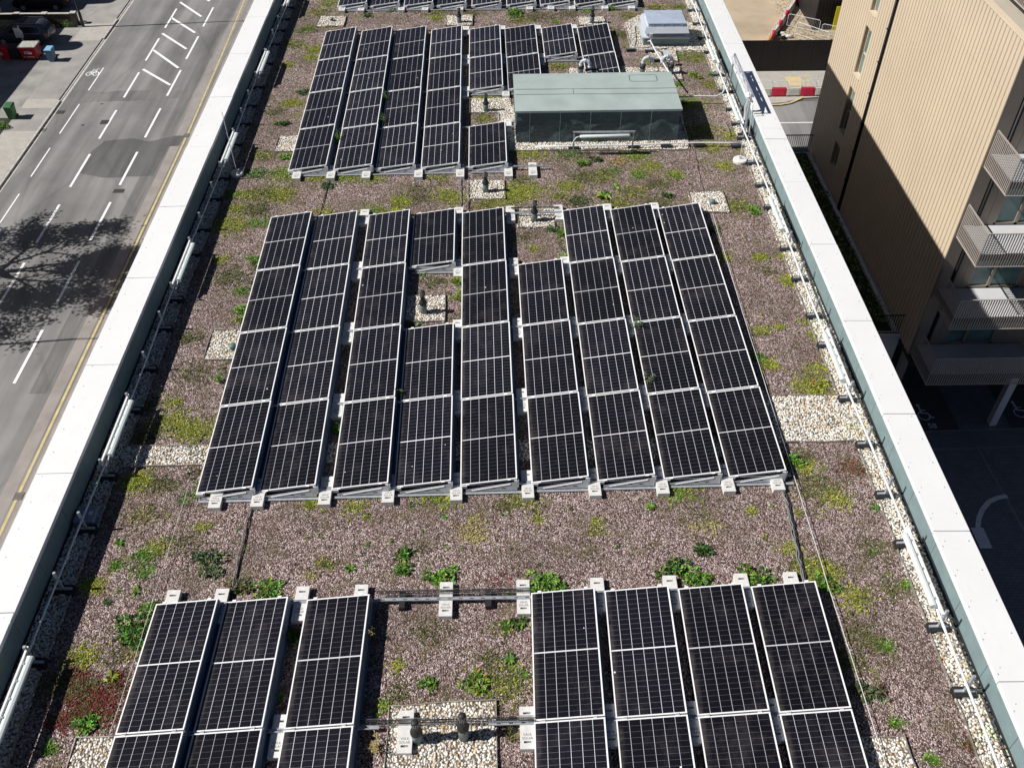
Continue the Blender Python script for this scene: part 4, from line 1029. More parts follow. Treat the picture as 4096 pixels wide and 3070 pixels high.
cable([(-5.0, -8.3), (-5.02, -10.4), (-5.03, -11.6), (-5.07, -13.0), (-5.1, -15)], .004, M_PVC, 'thin pale wire left of the front panels', 'safety_wire', z=.10, n=10, wob_=.003)
cable([(5.95, 3.9), (6.1, 2.8), (5.95, .2)], .005, M_CABLE, 'thin dark wire from the plant box to the middle panels', 'safety_wire', z=.02)

# ================================================================= PLANTS
GREENS = [(0.10, 0.25, 0.02), (0.17, 0.34, 0.035), (0.055, 0.14, 0.015), (0.24, 0.38, 0.05)]
YELG = [(0.36, 0.38, 0.04), (0.26, 0.32, 0.035), (0.45, 0.43, 0.07), (0.18, 0.24, 0.03)]
OLIVE = [(0.13, 0.14, 0.04), (0.17, 0.16, 0.06), (0.10, 0.12, 0.035), (0.21, 0.19, 0.09)]
REDS = [(0.24, 0.035, 0.035), (0.16, 0.03, 0.03), (0.30, 0.08, 0.06), (0.12, 0.10, 0.03)]
DARKG = [(0.03, 0.08, 0.012), (0.06, 0.14, 0.02), (0.025, 0.06, 0.012)]
PALEG = [(0.15, 0.21, 0.10), (0.20, 0.26, 0.13), (0.09, 0.14, 0.05)]
STRAW = [(0.45, 0.38, 0.16), (0.36, 0.33, 0.10), (0.50, 0.42, 0.20)]
def leaf(b, base, d, L_, W_, droop=0.3):
    d = Vector(d).normalized(); side_ = d.cross(Vector((0, 0, 1)))
    if side_.length < .05: side_ = Vector((1, 0, 0))
    side_.normalize(); m_ = Vector(base) + d * L_ * .5; tip = Vector(base) + d * L_ - Vector((0, 0, L_ * droop))
    b.add([Vector(base), m_ + side_ * W_ / 2, tip, m_ - side_ * W_ / 2], [(0, 1, 2, 3)])
def rosette(b, x, y, r, pal, n=14):
    for i in range(n):
        a = rnd.uniform(0, 6.28); e = rnd.uniform(.15, .9); b.c = rnd.choice(pal)
        leaf(b, (x, y, .005), (math.cos(a), math.sin(a), e), r * rnd.uniform(.6, 1.1), r * rnd.uniform(.22, .4), .35)
def bush(b, x, y, r, hgt, pal, n=120, ls=.045):
    cl = [(0, 0, .8)] + [(rnd.uniform(-1, 1) * r * 1.25, rnd.uniform(-.8, .8) * r * 1.1, rnd.uniform(.2, .7)) for _ in range(9)]
    tot = sum(c_[2] ** 2 for c_ in cl)
    for ox, oy, sc in cl:
        tone = rnd.uniform(.6, 1.3); rr0 = r * .66 * sc; h0 = hgt * sc * rnd.uniform(.5, 1.3)
        for i in range(int(n * .85 * sc * sc / tot)):
            a = rnd.uniform(0, 6.28); rr = rr0 * rnd.random() ** .5 * rnd.uniform(.7, 1.35); z = h0 * max(0, 1 - (rr / rr0) ** 2 * .6) * rnd.uniform(.05, 1.2)
            b.c = tuple(q * tone * rnd.uniform(.55, 1.5) for q in rnd.choice(pal)); l_ = ls * rnd.uniform(.5, 2.0)
            leaf(b, (x + ox + rr * math.cos(a), y + oy + rr * math.sin(a), z), (math.cos(a) + rnd.uniform(-.7, .7), math.sin(a) + rnd.uniform(-.7, .7), rnd.uniform(-.1, 1.2)), l_, l_ * rnd.uniform(.3, .6), .25)
def grass(b, x, y, r, hgt, pal, n=60):
    for i in range(n):
        a = rnd.uniform(0, 6.28); e = rnd.uniform(.4, 2.4); b.c = rnd.choice(pal)
        leaf(b, (x + rnd.uniform(-r, r) * .35, y + rnd.uniform(-r, r) * .35, 0), (math.cos(a), math.sin(a), e), hgt * rnd.uniform(.7, 1.3), .008, .35)
def stalks(b, x, y, hgt, pal, n=3):
    for k in range(n):
        a = rnd.uniform(0, 6.28); lx, ly = math.cos(a) * .25, math.sin(a) * .25; sx_, sy_ = x + rnd.uniform(-.06, .06), y + rnd.uniform(-.06, .06)
        top = rnd.uniform(.6, 1) * hgt; b.c = pal[0]; b.tube([(sx_, sy_, 0), (sx_ + lx * top, sy_ + ly * top, top)], .004, 4)
        for i in range(16):
            t_ = (i + 1) / 16; A = i * 2.4; b.c = tuple(q * rnd.uniform(.8, 1.25) for q in rnd.choice(pal))
            leaf(b, (sx_ + lx * top * t_, sy_ + ly * top * t_, top * t_), (math.cos(A), math.sin(A), .5), .07 * (1.2 - .5 * t_), .022, .3)
KN = {'rosette': 'leafy_weed', 'bush': 'bushy_weed', 'grass': 'grass_tuft', 'stalks': 'tall_weed'}
def plant(kind, p, size, pal, label, hgt=None, n=None):
    x, y = p.x, p.y; b = MB()
    if kind == 'rosette': rosette(b, 0, 0, size, pal, n or 16)
    elif kind == 'bush': bush(b, 0, 0, size, hgt or size * .7, pal, n or int(560 * size / .25), .05)
    elif kind == 'grass': grass(b, 0, 0, size, hgt or size, pal, n or 70)
    else: stalks(b, 0, 0, hgt or .35, pal, n or 4)
    o = b.build(KN[kind], M_LEAF, colors=True); o.location = (x, y, 0); tag(o, label, 'plant', 'weeds growing on the roof')
A = at
plants = [
 ('bush', A(1000,2250,150,240), .20, GREENS, 'bright green bushy weed behind the second front panel from the left'),
 ('bush', A(0,2250,1910,190), .17, OLIVE, 'olive bushy weed at the cable behind the first two front panels'),
 ('bush', A(0,2250,1140,480), .24, DARKG + GREENS, 'dense dark green weed against the upper left edge of the first front panel'),
 ('bush', A(0,2250,1080,600), .20, DARKG + GREENS, 'dense dark green weed against the middle left edge of the first front panel'),
 ('bush', A(0,2250,1210,380), .14, DARKG + GREENS, 'small dark green weed at the top left corner of the first front panel'),
 ('bush', A(0,1500,1680,1540), .20, PALEG, 'pale grey green weed on open roof near the left cable, nearer the front panels'),
 ('bush', A(0,1500,1640,1480), .13, PALEG + DARKG, 'smaller grey green weed behind the pale one near the left cable'),
 ('bush', A(1000,2250,1530,130), .17, GREENS, 'bright green weed behind the lone ballast block on the bare rail'),
 ('bush', A(2000,2250,400,160), .24, GREENS, 'large bright green weed behind the first right front panel'),
 ('bush', A(2000,2250,1400,60), .19, DARKG + GREENS, 'dark green weed behind the second and third right front panels'),
 ('bush', A(2000,2250,1610,135), .17, GREENS, 'low green weed right behind the third right front panel'),
 ('bush', A(2000,2250,1990,110), .18, YELG + GREENS, 'yellow green weed behind the third right front panel near its block'),
 ('bush', A(2996,2250,80,150), .20, GREENS + DARKG, 'green weed behind the top left corner of the outermost right front panel'),
 ('bush', A(2996,2250,640,160), .14, GREENS, 'green weed beside the top right corner of the outermost right front panel'),
 ('rosette', A(0,1500,960,1350), .13, GREENS, 'leafy weed in sun beside the left shadow edge, level with the cables'),
 ('rosette', A(0,2250,1100,230), .14, GREENS, 'leafy weed left of the first front panel block'),
 ('grass', A(0,2250,860,320), .11, DARKG, 'dark spiky weed left of the first front panel'),
 ('rosette', A(0,2250,900,925), .16, YELG, 'pale leafy weed left of the first front panel mid length'),
 ('bush', A(0,2250,690,1300), .12, GREENS, 'small green weed just behind the front left pebble square'),
 ('rosette', A(1000,1500,805,1555), .14, GREENS, 'leafy rosette alone in the open roof, left of centre'),
 ('bush', A(1000,1500,1225,1560), .10, GREENS, 'small green weed on open roof, left of centre near the bare rail'),
 ('bush', A(1000,1500,1245,1445), .10, GREENS + DARKG, 'small round dark green weed in the middle of the open roof'),
 ('rosette', A(2000,1500,1210,1060), .14, REDS[:1] + GREENS, 'red and green rosette in front of the right middle panels'),
 ('bush', A(2000,1500,1640,1420), .10, DARKG, 'dark green weed on the open roof towards the right cables'),
 ('rosette', A(1000,2250,2090,780), .15, GREENS, 'leafy weed left of the first right front panel'),
 ('bush', A(1000,2250,2130,500), .12, DARKG + GREENS, 'dark green weed near the top left corner of the right front panels'),
 ('bush', A(1000,2250,1800,960), .15, YELG[:1] + GREENS, 'bright yellow green weed behind the front pebble square'),
 ('bush', A(1000,2250,1420,960), .08, GREENS, 'small green weed in the open square between the front panels'),
 ('grass', A(1000,2250,2110,1400), .16, OLIVE + STRAW, 'olive grass tuft in front of the short bright rail', .2),
 ('stalks', A(1000,2250,970,590), .2, STRAW + OLIVE, 'dry stalks in the shadow right of the third front panel', .3),
 ('stalks', A(1000,2250,1000,1500), .2, STRAW, 'pale dry stalks left of the front pebble square', .35),
 ('bush', A(1000,2250,330,600), .14, DARKG, 'dark weed in the gap between the second and third front panels'),
 ('rosette', A(1000,2250,230,1100), .16, DARKG + GREENS, 'leafy dark weed low in the gap between the second and third front panels'),
 ('bush', A(2996,2250,990,1060), .15, PALEG + OLIVE, 'grey green weed right of the outermost right front panel'),
 ('grass', A(2996,2250,820,285), .13, STRAW + YELG, 'golden grass tuft right of the outermost right front panel'),
 ('grass', A(2996,1500,390,1115), .13, YELG, 'yellow green tuft between the right cables and the white wire'),
 ('rosette', A(2996,1500,1010,1065), .13, GREENS, 'leafy weed at the right pebble edging'),
 ('bush', A(2996,1500,340,690), .15, GREENS, 'green weed in the shadow right of the last middle panel'),
 ('bush', A(2996,1500,540,100), .15, YELG, 'yellow green clump behind the wide pebble bay'),
 ('bush', A(1000,1500,705,440), .15, GREENS, 'green weed in the wide gap beside the third middle row'),
 ('stalks', A(1000,1500,1210,190), .2, GREENS, 'tall weed in the gap between third and fourth middle rows', .35),
 ('rosette', A(1000,750,1385,690), .17, GREENS, 'bright leafy weed below the first panel of the fourth middle row'),
 ('bush', A(1000,750,1310,1090), .13, PALEG, 'grey green weed at the front of the pebble square in the panel hole'),
 ('bush', A(1000,750,1660,880), .16, GREENS + YELG, 'green weed left of the fifth middle row, lower'),
 ('bush', A(1000,750,1680,760), .13, GREENS + YELG, 'green weed left of the fifth middle row, upper'),
 ('bush', A(2000,750,495,370), .14, GREENS, 'bright green weed left of the seventh middle row near its back'),
 ('bush', A(2000,750,425,335), .10, PALEG + DARKG, 'grey green weed at the small pebble square behind the middle panels'),
 ('bush', A(2000,750,530,580), .10, GREENS, 'green weed at the back corner of the sixth middle row'),
 ('stalks', A(2000,750,1080,1150), .2, PALEG, 'tall pale weed in the gap between seventh and eighth middle rows', .42, 7),
 ('stalks', A(2000,750,1180,1590), .2, PALEG, 'tall pale weed low in the gap between eighth middle rows', .35, 5),
 ('rosette', A(2000,750,1490,970), .16, YELG[:1] + GREENS, 'broad leafed weed poking over the eighth middle row', None, 8),
 ('bush', A(2000,750,150,1100), .13, GREENS, 'green weed at the left edge of the sixth middle row'),
 ('bush', A(0,750,2040,590), .15, GREENS, 'green weed against the first middle row near its back, upper'),
 ('bush', A(0,750,1960,980), .13, GREENS, 'green weed against the first middle row, middle'),
 ('bush', A(0,750,1930,1070), .10, GREENS + YELG, 'green weed against the first middle row, lower'),
 ('stalks', A(0,750,1780,1550), .2, GREENS, 'upright weed left of the first middle row below its pebble square', .3),
 ('bush', A(1000,0,420,750), .15, PALEG + DARKG, 'grey green weed left of the first back row, mid length'),
 ('bush', A(1000,0,270,1000), .13, DARKG + GREENS, 'round dark weed left of the first back row, lower'),
 ('bush', A(1000,0,290,1270), .13, GREENS, 'green weed at the lower left of the first back row'),
 ('stalks', A(1000,0,1090,830), .2, GREENS, 'tall weed between the second and third back rows, upper', .42, 6),
 ('stalks', A(1000,0,1070,1010), .2, PALEG + GREENS, 'tall weed between the second and third back rows, lower', .42, 7),
 ('stalks', A(1000,0,710,1150), .2, GREENS, 'tall weed between the first and second back rows', .4, 6),
 ('bush', A(1000,0,1770,300), .17, GREENS, 'bright green weed between the fourth and fifth back rows'),
 ('bush', A(1000,0,2120,120), .32, GREENS, 'largest bright green bush in front of the top row of panels'),
 ('bush', A(1000,0,950,130), .14, PALEG + DARKG, 'grey green weed behind the first two back rows'),
 ('bush', A(1000,0,1150,90), .12, GREENS, 'green weed at the top row of panels left of centre'),
 ('bush', A(1000,0,640,1500), .12, DARKG + PALEG, 'dark weed at the cable between back and middle groups'),
 ('rosette', A(2000,0,830,1580), .30, YELG[:1] + GREENS, 'large bright leafy rosette behind the middle panels right of centre', None, 30),
 ('rosette', A(2000,0,930,1510), .20, YELG + GREENS, 'yellow green rosette beside the large one behind the middle panels', None, 20),
 ('bush', A(2000,0,650,1320), .13, GREENS, 'upright green weed in front of the plant box light'),
 ('stalks', A(2000,0,785,1150), .2, GREENS, 'green weed standing on the pebbles before the plant box', .3, 4),
 ('bush', A(2000,0,780,1290), .13, OLIVE + DARKG, 'brownish weed right of the upright one before the plant box'),
 ('bush', A(2000,0,1350,1580), .10, DARKG + GREENS, 'dark green weed left of the far right pebble square'),
 ('rosette', A(2000,0,1705,600), .22, GREENS, 'broad leafed weed between the plant box and the right parapet', None, 22),
 ('bush', A(2000,0,1560,615), .14, GREENS + YELG, 'green clump left of the broad leafed weed behind the plant box'),
 ('bush', A(2000,0,900,70), .16, GREENS, 'green weed in front of the top row near the tall vent'),
 ('rosette', A(2000,0,1700,225), .13, GREENS, 'leafy weed beside the pebbles right of the hatch'),
 ('bush', A(2000,750,2040,185), .15, GREENS, 'green clump right of the far right pebble square'),
]
for P_ in plants: plant(*P_)
# flat patches of sedum, moss and grass: thousands of tiny tufts, one carpet
W = MB()
patches = []
def pt(x0, y0, a, b_, r, pal, n): p = A(x0, y0, a, b_); patches.append((p.x, p.y, r, pal, n))
for q in ((0,750,1860,300,.55,YELG,420),(0,750,1900,170,.3,YELG,160),(0,750,2000,60,.35,YELG,150),(0,750,2060,180,.3,OLIVE,120),(0,750,1870,60,.25,GREENS,90),(0,750,1940,840,.2,GREENS,80),(0,750,1780,580,.22,YELG,80),(0,750,1850,720,.5,OLIVE,260),(0,750,1520,1210,.3,OLIVE,130),(0,750,1560,1500,.5,OLIVE,160),
          (0,1500,1370,370,.38,YELG,200),(0,1500,1540,450,.42,YELG,300),(0,1500,1100,850,.32,YELG,240),(0,1500,1150,1130,.3,STRAW + OLIVE,110),(0,1500,1160,1450,.22,GREENS,170),(0,1500,1280,1380,.25,YELG,120),(0,1500,1160,1580,.22,GREENS,120),(0,1500,1310,870,.3,OLIVE,110),(0,1500,1510,1340,.45,OLIVE,150),(0,1500,1640,1220,.15,YELG,60),(0,1500,940,1530,.14,GREENS,50),(0,1500,1520,970,.25,GREENS,60),(0,1500,1160,480,.35,OLIVE,200),(0,1500,1180,250,.3,OLIVE,130),(0,1500,1400,220,.2,YELG,50),
          (0,2250,740,190,.22,YELG,130),(0,2250,670,760,.28,YELG,110),(0,2250,980,740,.25,OLIVE,100),(0,2250,440,990,.35,OLIVE,260),(0,2250,680,1030,.3,OLIVE,130),(0,2250,850,1080,.4,REDS,330),(0,2250,700,1130,.35,REDS,260),(0,2250,940,960,.22,OLIVE + REDS,140),(0,2250,830,1240,.3,OLIVE + REDS,170),(0,2250,600,920,.2,REDS,90),(0,2250,480,1280,.2,REDS,80),(0,2250,400,1490,.12,GREENS,40),(0,2250,650,1220,.2,OLIVE,80),(0,2250,1080,720,.15,STRAW,60),
          (1000,1500,510,1020,.22,YELG,220),(1000,1500,850,1050,.3,YELG,110),(1000,1500,1440,960,.4,GREENS + YELG,200),(1000,1500,1560,990,.3,YELG,180),(1000,1500,2150,1000,.35,YELG + OLIVE,160),(1000,1500,1790,1280,.35,STRAW,240),(1000,1500,1820,1160,.15,STRAW,50),(1000,1500,2040,1060,.2,OLIVE,110),(1000,1500,610,1520,.22,OLIVE + YELG,90),(1000,1500,480,1610,.15,STRAW,40),(1000,1500,1360,1410,.3,OLIVE,70),(1000,1500,950,1140,.1,YELG,30),
          (2000,1500,250,1010,.32,OLIVE + YELG,160),(2000,1500,1440,940,.35,YELG + GREENS,260),(2000,1500,1620,1130,.45,OLIVE,120),(2000,1500,1680,1220,.35,STRAW,130),(2000,1500,2020,1095,.12,YELG,60),(2000,1500,780,1180,.15,YELG,50),(2000,1500,770,1250,.2,YELG,50),(2000,1500,300,1170,.15,YELG,50),(2000,1500,690,1410,.25,OLIVE,60),
          (1000,2250,2000,980,.5,OLIVE + YELG,520),(1000,2250,1440,560,.3,OLIVE,130),(1000,2250,1180,820,.15,YELG,60),(1000,2250,1180,1040,.25,OLIVE,90),(1000,2250,2020,540,.2,STRAW + OLIVE,110),(1000,2250,1080,1160,.16,GREENS + YELG,90),(1000,2250,2030,140,.35,REDS,60),(1000,2250,1950,770,.2,OLIVE,70),(1000,2250,2180,900,.25,OLIVE + GREENS,120),
          (2996,2250,520,60,.35,YELG,200),(2996,2250,1000,640,.25,OLIVE,110),(2996,2250,860,290,.3,YELG,120),(2996,2250,900,570,.3,OLIVE,90),(2996,2250,1100,670,.12,GREENS,50),(2996,2250,1180,1290,.12,GREENS,40),(2996,2250,1480,1580,.12,GREENS,40),(2996,2250,1260,175,.1,GREENS,40),(2996,2250,1540,610,.12,REDS + YELG,70),(2996,2250,1930,1370,.13,GREENS,60),(2996,2250,1850,1340,.12,REDS + YELG,60),(2996,2250,1820,1470,.16,OLIVE + REDS,110),(2996,2250,1170,210,.35,OLIVE,100),(2996,2250,800,800,.3,OLIVE,150),
          (2996,1500,700,990,.35,YELG,130),(2996,1500,470,750,.28,YELG,90),(2996,1500,850,750,.28,OLIVE + REDS,140),(2996,1500,500,110,.4,YELG,180),(2996,1500,880,430,.28,YELG,210),(2996,1500,520,880,.4,OLIVE,120),(2996,1500,450,660,.2,OLIVE,60),(2996,1500,400,900,.4,OLIVE,80),(2996,1500,340,1400,.2,YELG,50),(2996,1500,510,1560,.4,OLIVE,180),(2996,1500,600,1600,.25,YELG,120),(2996,1500,1000,1400,.3,OLIVE,90),
          (2996,750,300,550,.22,YELG,160),(2996,750,320,750,.24,YELG,160),(2996,750,510,1080,.24,YELG,170),(2996,750,560,1190,.22,YELG,140),(2996,750,660,1390,.22,STRAW + YELG,110),(2996,750,90,1150,.18,YELG + OLIVE,110),(2996,750,170,1430,.2,YELG,150),(2996,750,240,1130,.13,YELG,50),(2996,750,90,560,.2,YELG,70),(2996,750,540,1450,.25,YELG,80),(2996,750,530,1560,.4,YELG + OLIVE,160),(2996,750,340,450,.15,YELG,60),
          (2000,750,30,100,.5,YELG,220),(2000,750,200,30,.5,YELG,200),(2000,750,470,70,.15,OLIVE,90),(2000,750,640,110,.35,OLIVE + DARKG,240),(2000,750,950,130,.5,YELG + OLIVE,320),(2000,750,1300,130,.5,OLIVE,230),(2000,750,1900,150,.5,OLIVE + YELG,280),(2000,750,1800,560,.2,YELG,60),(2000,750,2080,560,.15,YELG,60),(2000,750,2110,1150,.16,YELG + STRAW,100),(2000,750,2160,670,.3,OLIVE,60),(2000,750,200,400,.3,OLIVE,60),(2000,750,1700,350,.25,DARKG,70),(2000,750,2080,1370,.2,DARKG + GREENS,100),(2000,750,280,490,.2,YELG,40),
          (2000,0,1500,830,.7,YELG + GREENS,420),(2000,0,1600,1050,.6,OLIVE + YELG,330),(2000,0,250,1230,.6,YELG,330),(2000,0,560,1240,.45,OLIVE + GREENS,260),(2000,0,1080,1240,.45,YELG + GREENS,280),(2000,0,1230,1330,.3,YELG,110),(2000,0,950,1300,.3,STRAW + REDS[:1],110),(2000,0,1150,1370,.35,YELG,100),(2000,0,550,1500,.4,YELG,200),(2000,0,800,1420,.45,YELG + OLIVE,240),(2000,0,650,1430,.4,OLIVE + PALEG,180),(2000,0,1410,1410,.25,GREENS + YELG,150),(2000,0,1110,1410,.2,GREENS,100),(2000,0,1250,1480,.4,OLIVE,200),(2000,0,1800,1340,.3,YELG,110),(2000,0,1700,1180,.4,YELG,170),(2000,0,1950,1190,.3,YELG,100),(2000,0,150,1540,.6,YELG,360),(2000,0,470,1580,.2,YELG,80),(2000,0,1070,1540,.4,OLIVE + YELG,220),(2000,0,900,1380,.4,GREENS + OLIVE,120),(2000,0,1850,1090,.35,YELG,120),
          (2000,0,1200,500,.4,YELG,120),(2000,0,1560,470,.5,OLIVE + YELG,220),(2000,0,1430,450,.2,GREENS,70),(2000,0,1700,680,.4,YELG + OLIVE,200),(2000,0,1430,680,.2,GREENS,120),(2000,0,480,540,.35,YELG + OLIVE,200),(2000,0,300,130,.6,OLIVE,260),(2000,0,550,110,.5,OLIVE,180),(2000,0,1050,130,.35,YELG + OLIVE,160),(2000,0,1270,60,.5,OLIVE + YELG,220),(2000,0,1450,60,.3,GREENS + OLIVE,120),(2000,0,960,280,.4,OLIVE,180),(2000,0,450,180,.15,GREENS,60),(2000,0,700,90,.2,GREENS,70),
          (1000,0,560,100,.5,YELG + OLIVE,240),(1000,0,640,30,.5,GREENS + YELG,180),(1000,0,460,240,.4,GREENS + OLIVE,180),(1000,0,350,360,.45,YELG + OLIVE,240),(1000,0,530,400,.35,YELG,220),(1000,0,310,520,.25,YELG,110),(1000,0,490,460,.25,YELG,130),(1000,0,340,830,.32,YELG,260),(1000,0,200,900,.35,OLIVE,130),(1000,0,100,1250,.4,YELG + OLIVE,160),(1000,0,50,1400,.35,DARKG + GREENS,200),(1000,0,290,1400,.45,YELG + GREENS,420),(1000,0,540,1430,.3,YELG,150),(1000,0,780,1410,.45,GREENS + YELG,320),(1000,0,1000,1440,.3,YELG,110),(1000,0,230,1560,.5,YELG,280),(1000,0,100,1550,.4,OLIVE,160),(1000,0,1210,1610,.3,YELG,190),(1000,0,1520,1430,.4,OLIVE + YELG,120),(1000,0,1650,1600,.4,YELG,160),(1000,0,1350,1520,.4,OLIVE,120),(1000,0,2100,1560,.45,YELG,240),(1000,0,2170,1450,.3,OLIVE,110),(1000,0,1900,770,.35,YELG + GREENS,260),(1000,0,2050,770,.2,GREENS,150),(1000,0,1880,950,.3,OLIVE + YELG,160),(1000,0,2000,850,.12,YELG,60),(1000,0,1500,100,.5,OLIVE + YELG,240),(1000,0,1340,80,.4,OLIVE,140),(1000,0,1780,110,.4,OLIVE,130),(1000,0,1500,150,.25,YELG,110),(1000,0,2160,160,.4,OLIVE + YELG,160),(1000,0,750,100,.2,GREENS,70),(1000,0,730,480,.2,DARKG,80),
          (1000,750,250,60,.35,YELG,200),(1000,750,60,180,.5,OLIVE,200),(1000,750,60,290,.3,GREENS,110),(1000,750,600,200,.25,YELG + STRAW,160),(1000,750,1000,200,.4,GREENS + YELG,260),(1000,750,1180,190,.25,YELG,120),(1000,750,1560,60,.4,YELG,160),(1000,750,1900,150,.4,YELG + OLIVE,180),(1000,750,2110,50,.4,YELG,200),(1000,750,1220,120,.25,YELG,140),(1000,750,1350,90,.3,OLIVE,90),(1000,750,1500,760,.3,OLIVE,130)):
    pt(*q)
for x, y, r, pal, n in patches:
    k = .95 if (y < -8.3 and abs(x) < 5.5) else 1.9
    for _ in range(int(n * k)):
        gx, gy = rnd.gauss(0, .5), rnd.gauss(0, .5)
        px_, py_ = x + gx * r, y + gy * r * .8
        if not (-6.8 < px_ < 7.85): continue
        h_ = rnd.uniform(.016, .052); c0 = rnd.choice(pal); f_ = rnd.uniform(.6, 1.45); W.c = tuple(q * f_ for q in c0)
        for t_ in range(3):
            a = rnd.uniform(0, 6.28); leaf(W, (px_ + rnd.uniform(-.01, .01), py_ + rnd.uniform(-.01, .01), .0), (math.cos(a), math.sin(a), rnd.uniform(.3, 1.2)), h_ * rnd.uniform(.8, 1.5), h_ * .55, .2)
# sparse sprinkle everywhere, thicker towards the back and in the shaded gaps
for _ in range(15000):
    y = -14 + 29 * rnd.random() ** .8; x = rnd.uniform(-6.4, 7.35)
    if y < -1 and rnd.random() < .6: continue
    if y < -8.3 and abs(x) < 5 and rnd.random() < .5: continue
    if any(inside((x, y), q) for q in regions[2:]): continue
    nn = math.sin(x * 1.7 + y * .9) + math.sin(y * 2.1 - x * 1.3) + math.sin(x * 4.1) * .6
    if nn < (-.2 if y > 0 else .5) and rnd.random() < .75: continue
    pal = rnd.choice([YELG, YELG, OLIVE, OLIVE, GREENS, REDS if y < 0 else YELG]); c0 = rnd.choice(pal); f_ = rnd.uniform(.6, 1.1); W.c = tuple(q * f_ for q in c0); h_ = rnd.uniform(.012, .032)
    for t_ in range(3):
        a = rnd.uniform(0, 6.28); leaf(W, (x + rnd.uniform(-.012, .012), y + rnd.uniform(-.012, .012), 0), (math.cos(a), math.sin(a), rnd.uniform(.3, 1.2)), h_ * 1.2, h_ * .5, .2)
for _ in range(1500):
    y = -14 + 28 * rnd.random() ** .85; x = rnd.uniform(-6.3, 7.3); cl_ = math.sin(x * .9 + 2) + math.sin(y * 1.1 + x * .5)
    if cl_ < -.3 and rnd.random() < .7: continue
    if any(inside((x, y), q) for q in regions[2:]): continue
    pal = rnd.choice([GREENS, GREENS, YELG, OLIVE, DARKG]); s_ = rnd.uniform(.02, .065); f_ = rnd.uniform(.7, 1.2)
    for t_ in range(rnd.randint(5, 12)):
        a = rnd.uniform(0, 6.28); W.c = tuple(q * f_ * rnd.uniform(.7, 1.3) for q in rnd.choice(pal)); leaf(W, (x + rnd.uniform(-.4, .4) * s_, y + rnd.uniform(-.4, .4) * s_, s_ * .2), (math.cos(a), math.sin(a), rnd.uniform(.1, 1.2)), s_ * rnd.uniform(.6, 1.3), s_ * rnd.uniform(.25, .5), .3)
for rows, (by, L0, L1) in (((MX, (0, -8.3, 0.1))),):
    xs = sorted(rows.values())
    for xa in xs + [xs[-1] + 1.2]:
        for _ in range(500):
            x = xa - rnd.uniform(-.02, .22); y = rnd.uniform(-8.2, .1)
            if math.sin(y * 2.3 + xa * 5) < -.1: continue
            W.c = tuple(q * rnd.uniform(.6, 1.2) for q in rnd.choice(GREENS + DARKG + OLIVE)); h_ = rnd.uniform(.03, .09)
            for t_ in range(2):
                a = rnd.uniform(0, 6.28); leaf(W, (x, y, 0), (math.cos(a), math.sin(a), rnd.uniform(.6, 1.6)), h_, h_ * .35, .2)
for _ in range(900):
    x, y = rnd.uniform(-6.3, 7.3), rnd.uniform(-14, 13); a = rnd.uniform(0, 6.28); W.c = rnd.choice([(.30, .25, .15), (.18, .13, .08), (.40, .36, .22), (.10, .07, .05)]); L_ = rnd.uniform(.05, .22)
    leaf(W, (x, y, .012), (math.cos(a), math.sin(a), rnd.uniform(0, .35)), L_, .008, .1)
tag(W.build('sedum_carpet', M_LEAF, colors=True), 'low carpet of yellow green sedum, moss and seedlings on the brick chips', 'ground cover', kind='stuff')

# ================================================================= BUILDING ON THE RIGHT
XF = 18.3; YN, YFAR = 9.5, 26.35; ZB, ZT_ = -14.3, -0.12
rb = empty('clad_building', (0, 0, 0)); tag(rb, 'apartment building clad in ribbed sandy bronze panels with balconies', 'building')
WY0, WY1 = YN + 45 * .275, YN + 48 * .275
WINS = [(-4.66, -2.2), (-7.82, -5.34), (-10.95, -8.50), (-13.06, -11.63)]
b = MB()
# body behind the facade, split round the window shaft
b.box(XF + .038, XF + .4, YN, WY0, ZB, ZT_); b.box(XF + .038, XF + .4, WY1, YFAR, ZB, ZT_)
zs = [ZB] + [z for w_ in sorted(WINS) for z in w_] + [ZT_]
for i in range(0, len(zs), 2): b.box(XF + .038, XF + .4, WY0, WY1, zs[i], zs[i + 1])
b.box(XF + .4, 40, YN + .35, YFAR, ZB, ZT_ - .04); b.box(18.7, 19.62, YN + .021, YN + .35, ZB, ZT_ - .04); b.box(21.75, 24.6, YN + .021, YN + .35, ZB, ZT_ - .04)
b.build('wall_core', M_GROOVE, rb)
b = MB(); j = 0; y = YN; DP = (38,)
while y < YFAR - .05:
    y1 = min(y + .275, YFAR)
    if j not in DP:
        segs = [(ZB, -10.86), (-10.84, -2.095), (-2.075, ZT_)]
        if WY0 - .01 <= y < WY1 - .01:
            segs = []
            for i in range(0, len(zs), 2): segs.append((zs[i], zs[i + 1]))
        for z0, z1 in segs:
            yy0, yy1 = y + .036, y1 - .036
            b.add([(XF, yy0, z0), (XF, yy1, z0), (XF, yy1, z1), (XF, yy0, z1), (XF + .040, y + .022, z0), (XF + .040, y1 - .022, z0), (XF + .040, y1 - .022, z1), (XF + .040, y + .022, z1)],
                  [(0, 3, 2, 1), (0, 4, 7, 3), (1, 2, 6, 5), (3, 7, 6, 2), (0, 1, 5, 4)])
    y = y1; j += 1
b.build('ribbed_cladding', M_CLAD, rb)
b = MB(); b.box(XF - .03, XF + .24, YN - .03, YFAR + .03, ZT_, ZT_ + .06); b.build('roof_coping', M_CLAD, rb, bevel=.005)
b = MB(); b.box(XF + .24, 40, YN - .02, YFAR, ZT_ - .04, ZT_ + .01); b.build('roof_terrace', mat("terrace_sheet", (0.46, 0.41, 0.33), .6, var=.04), rb)
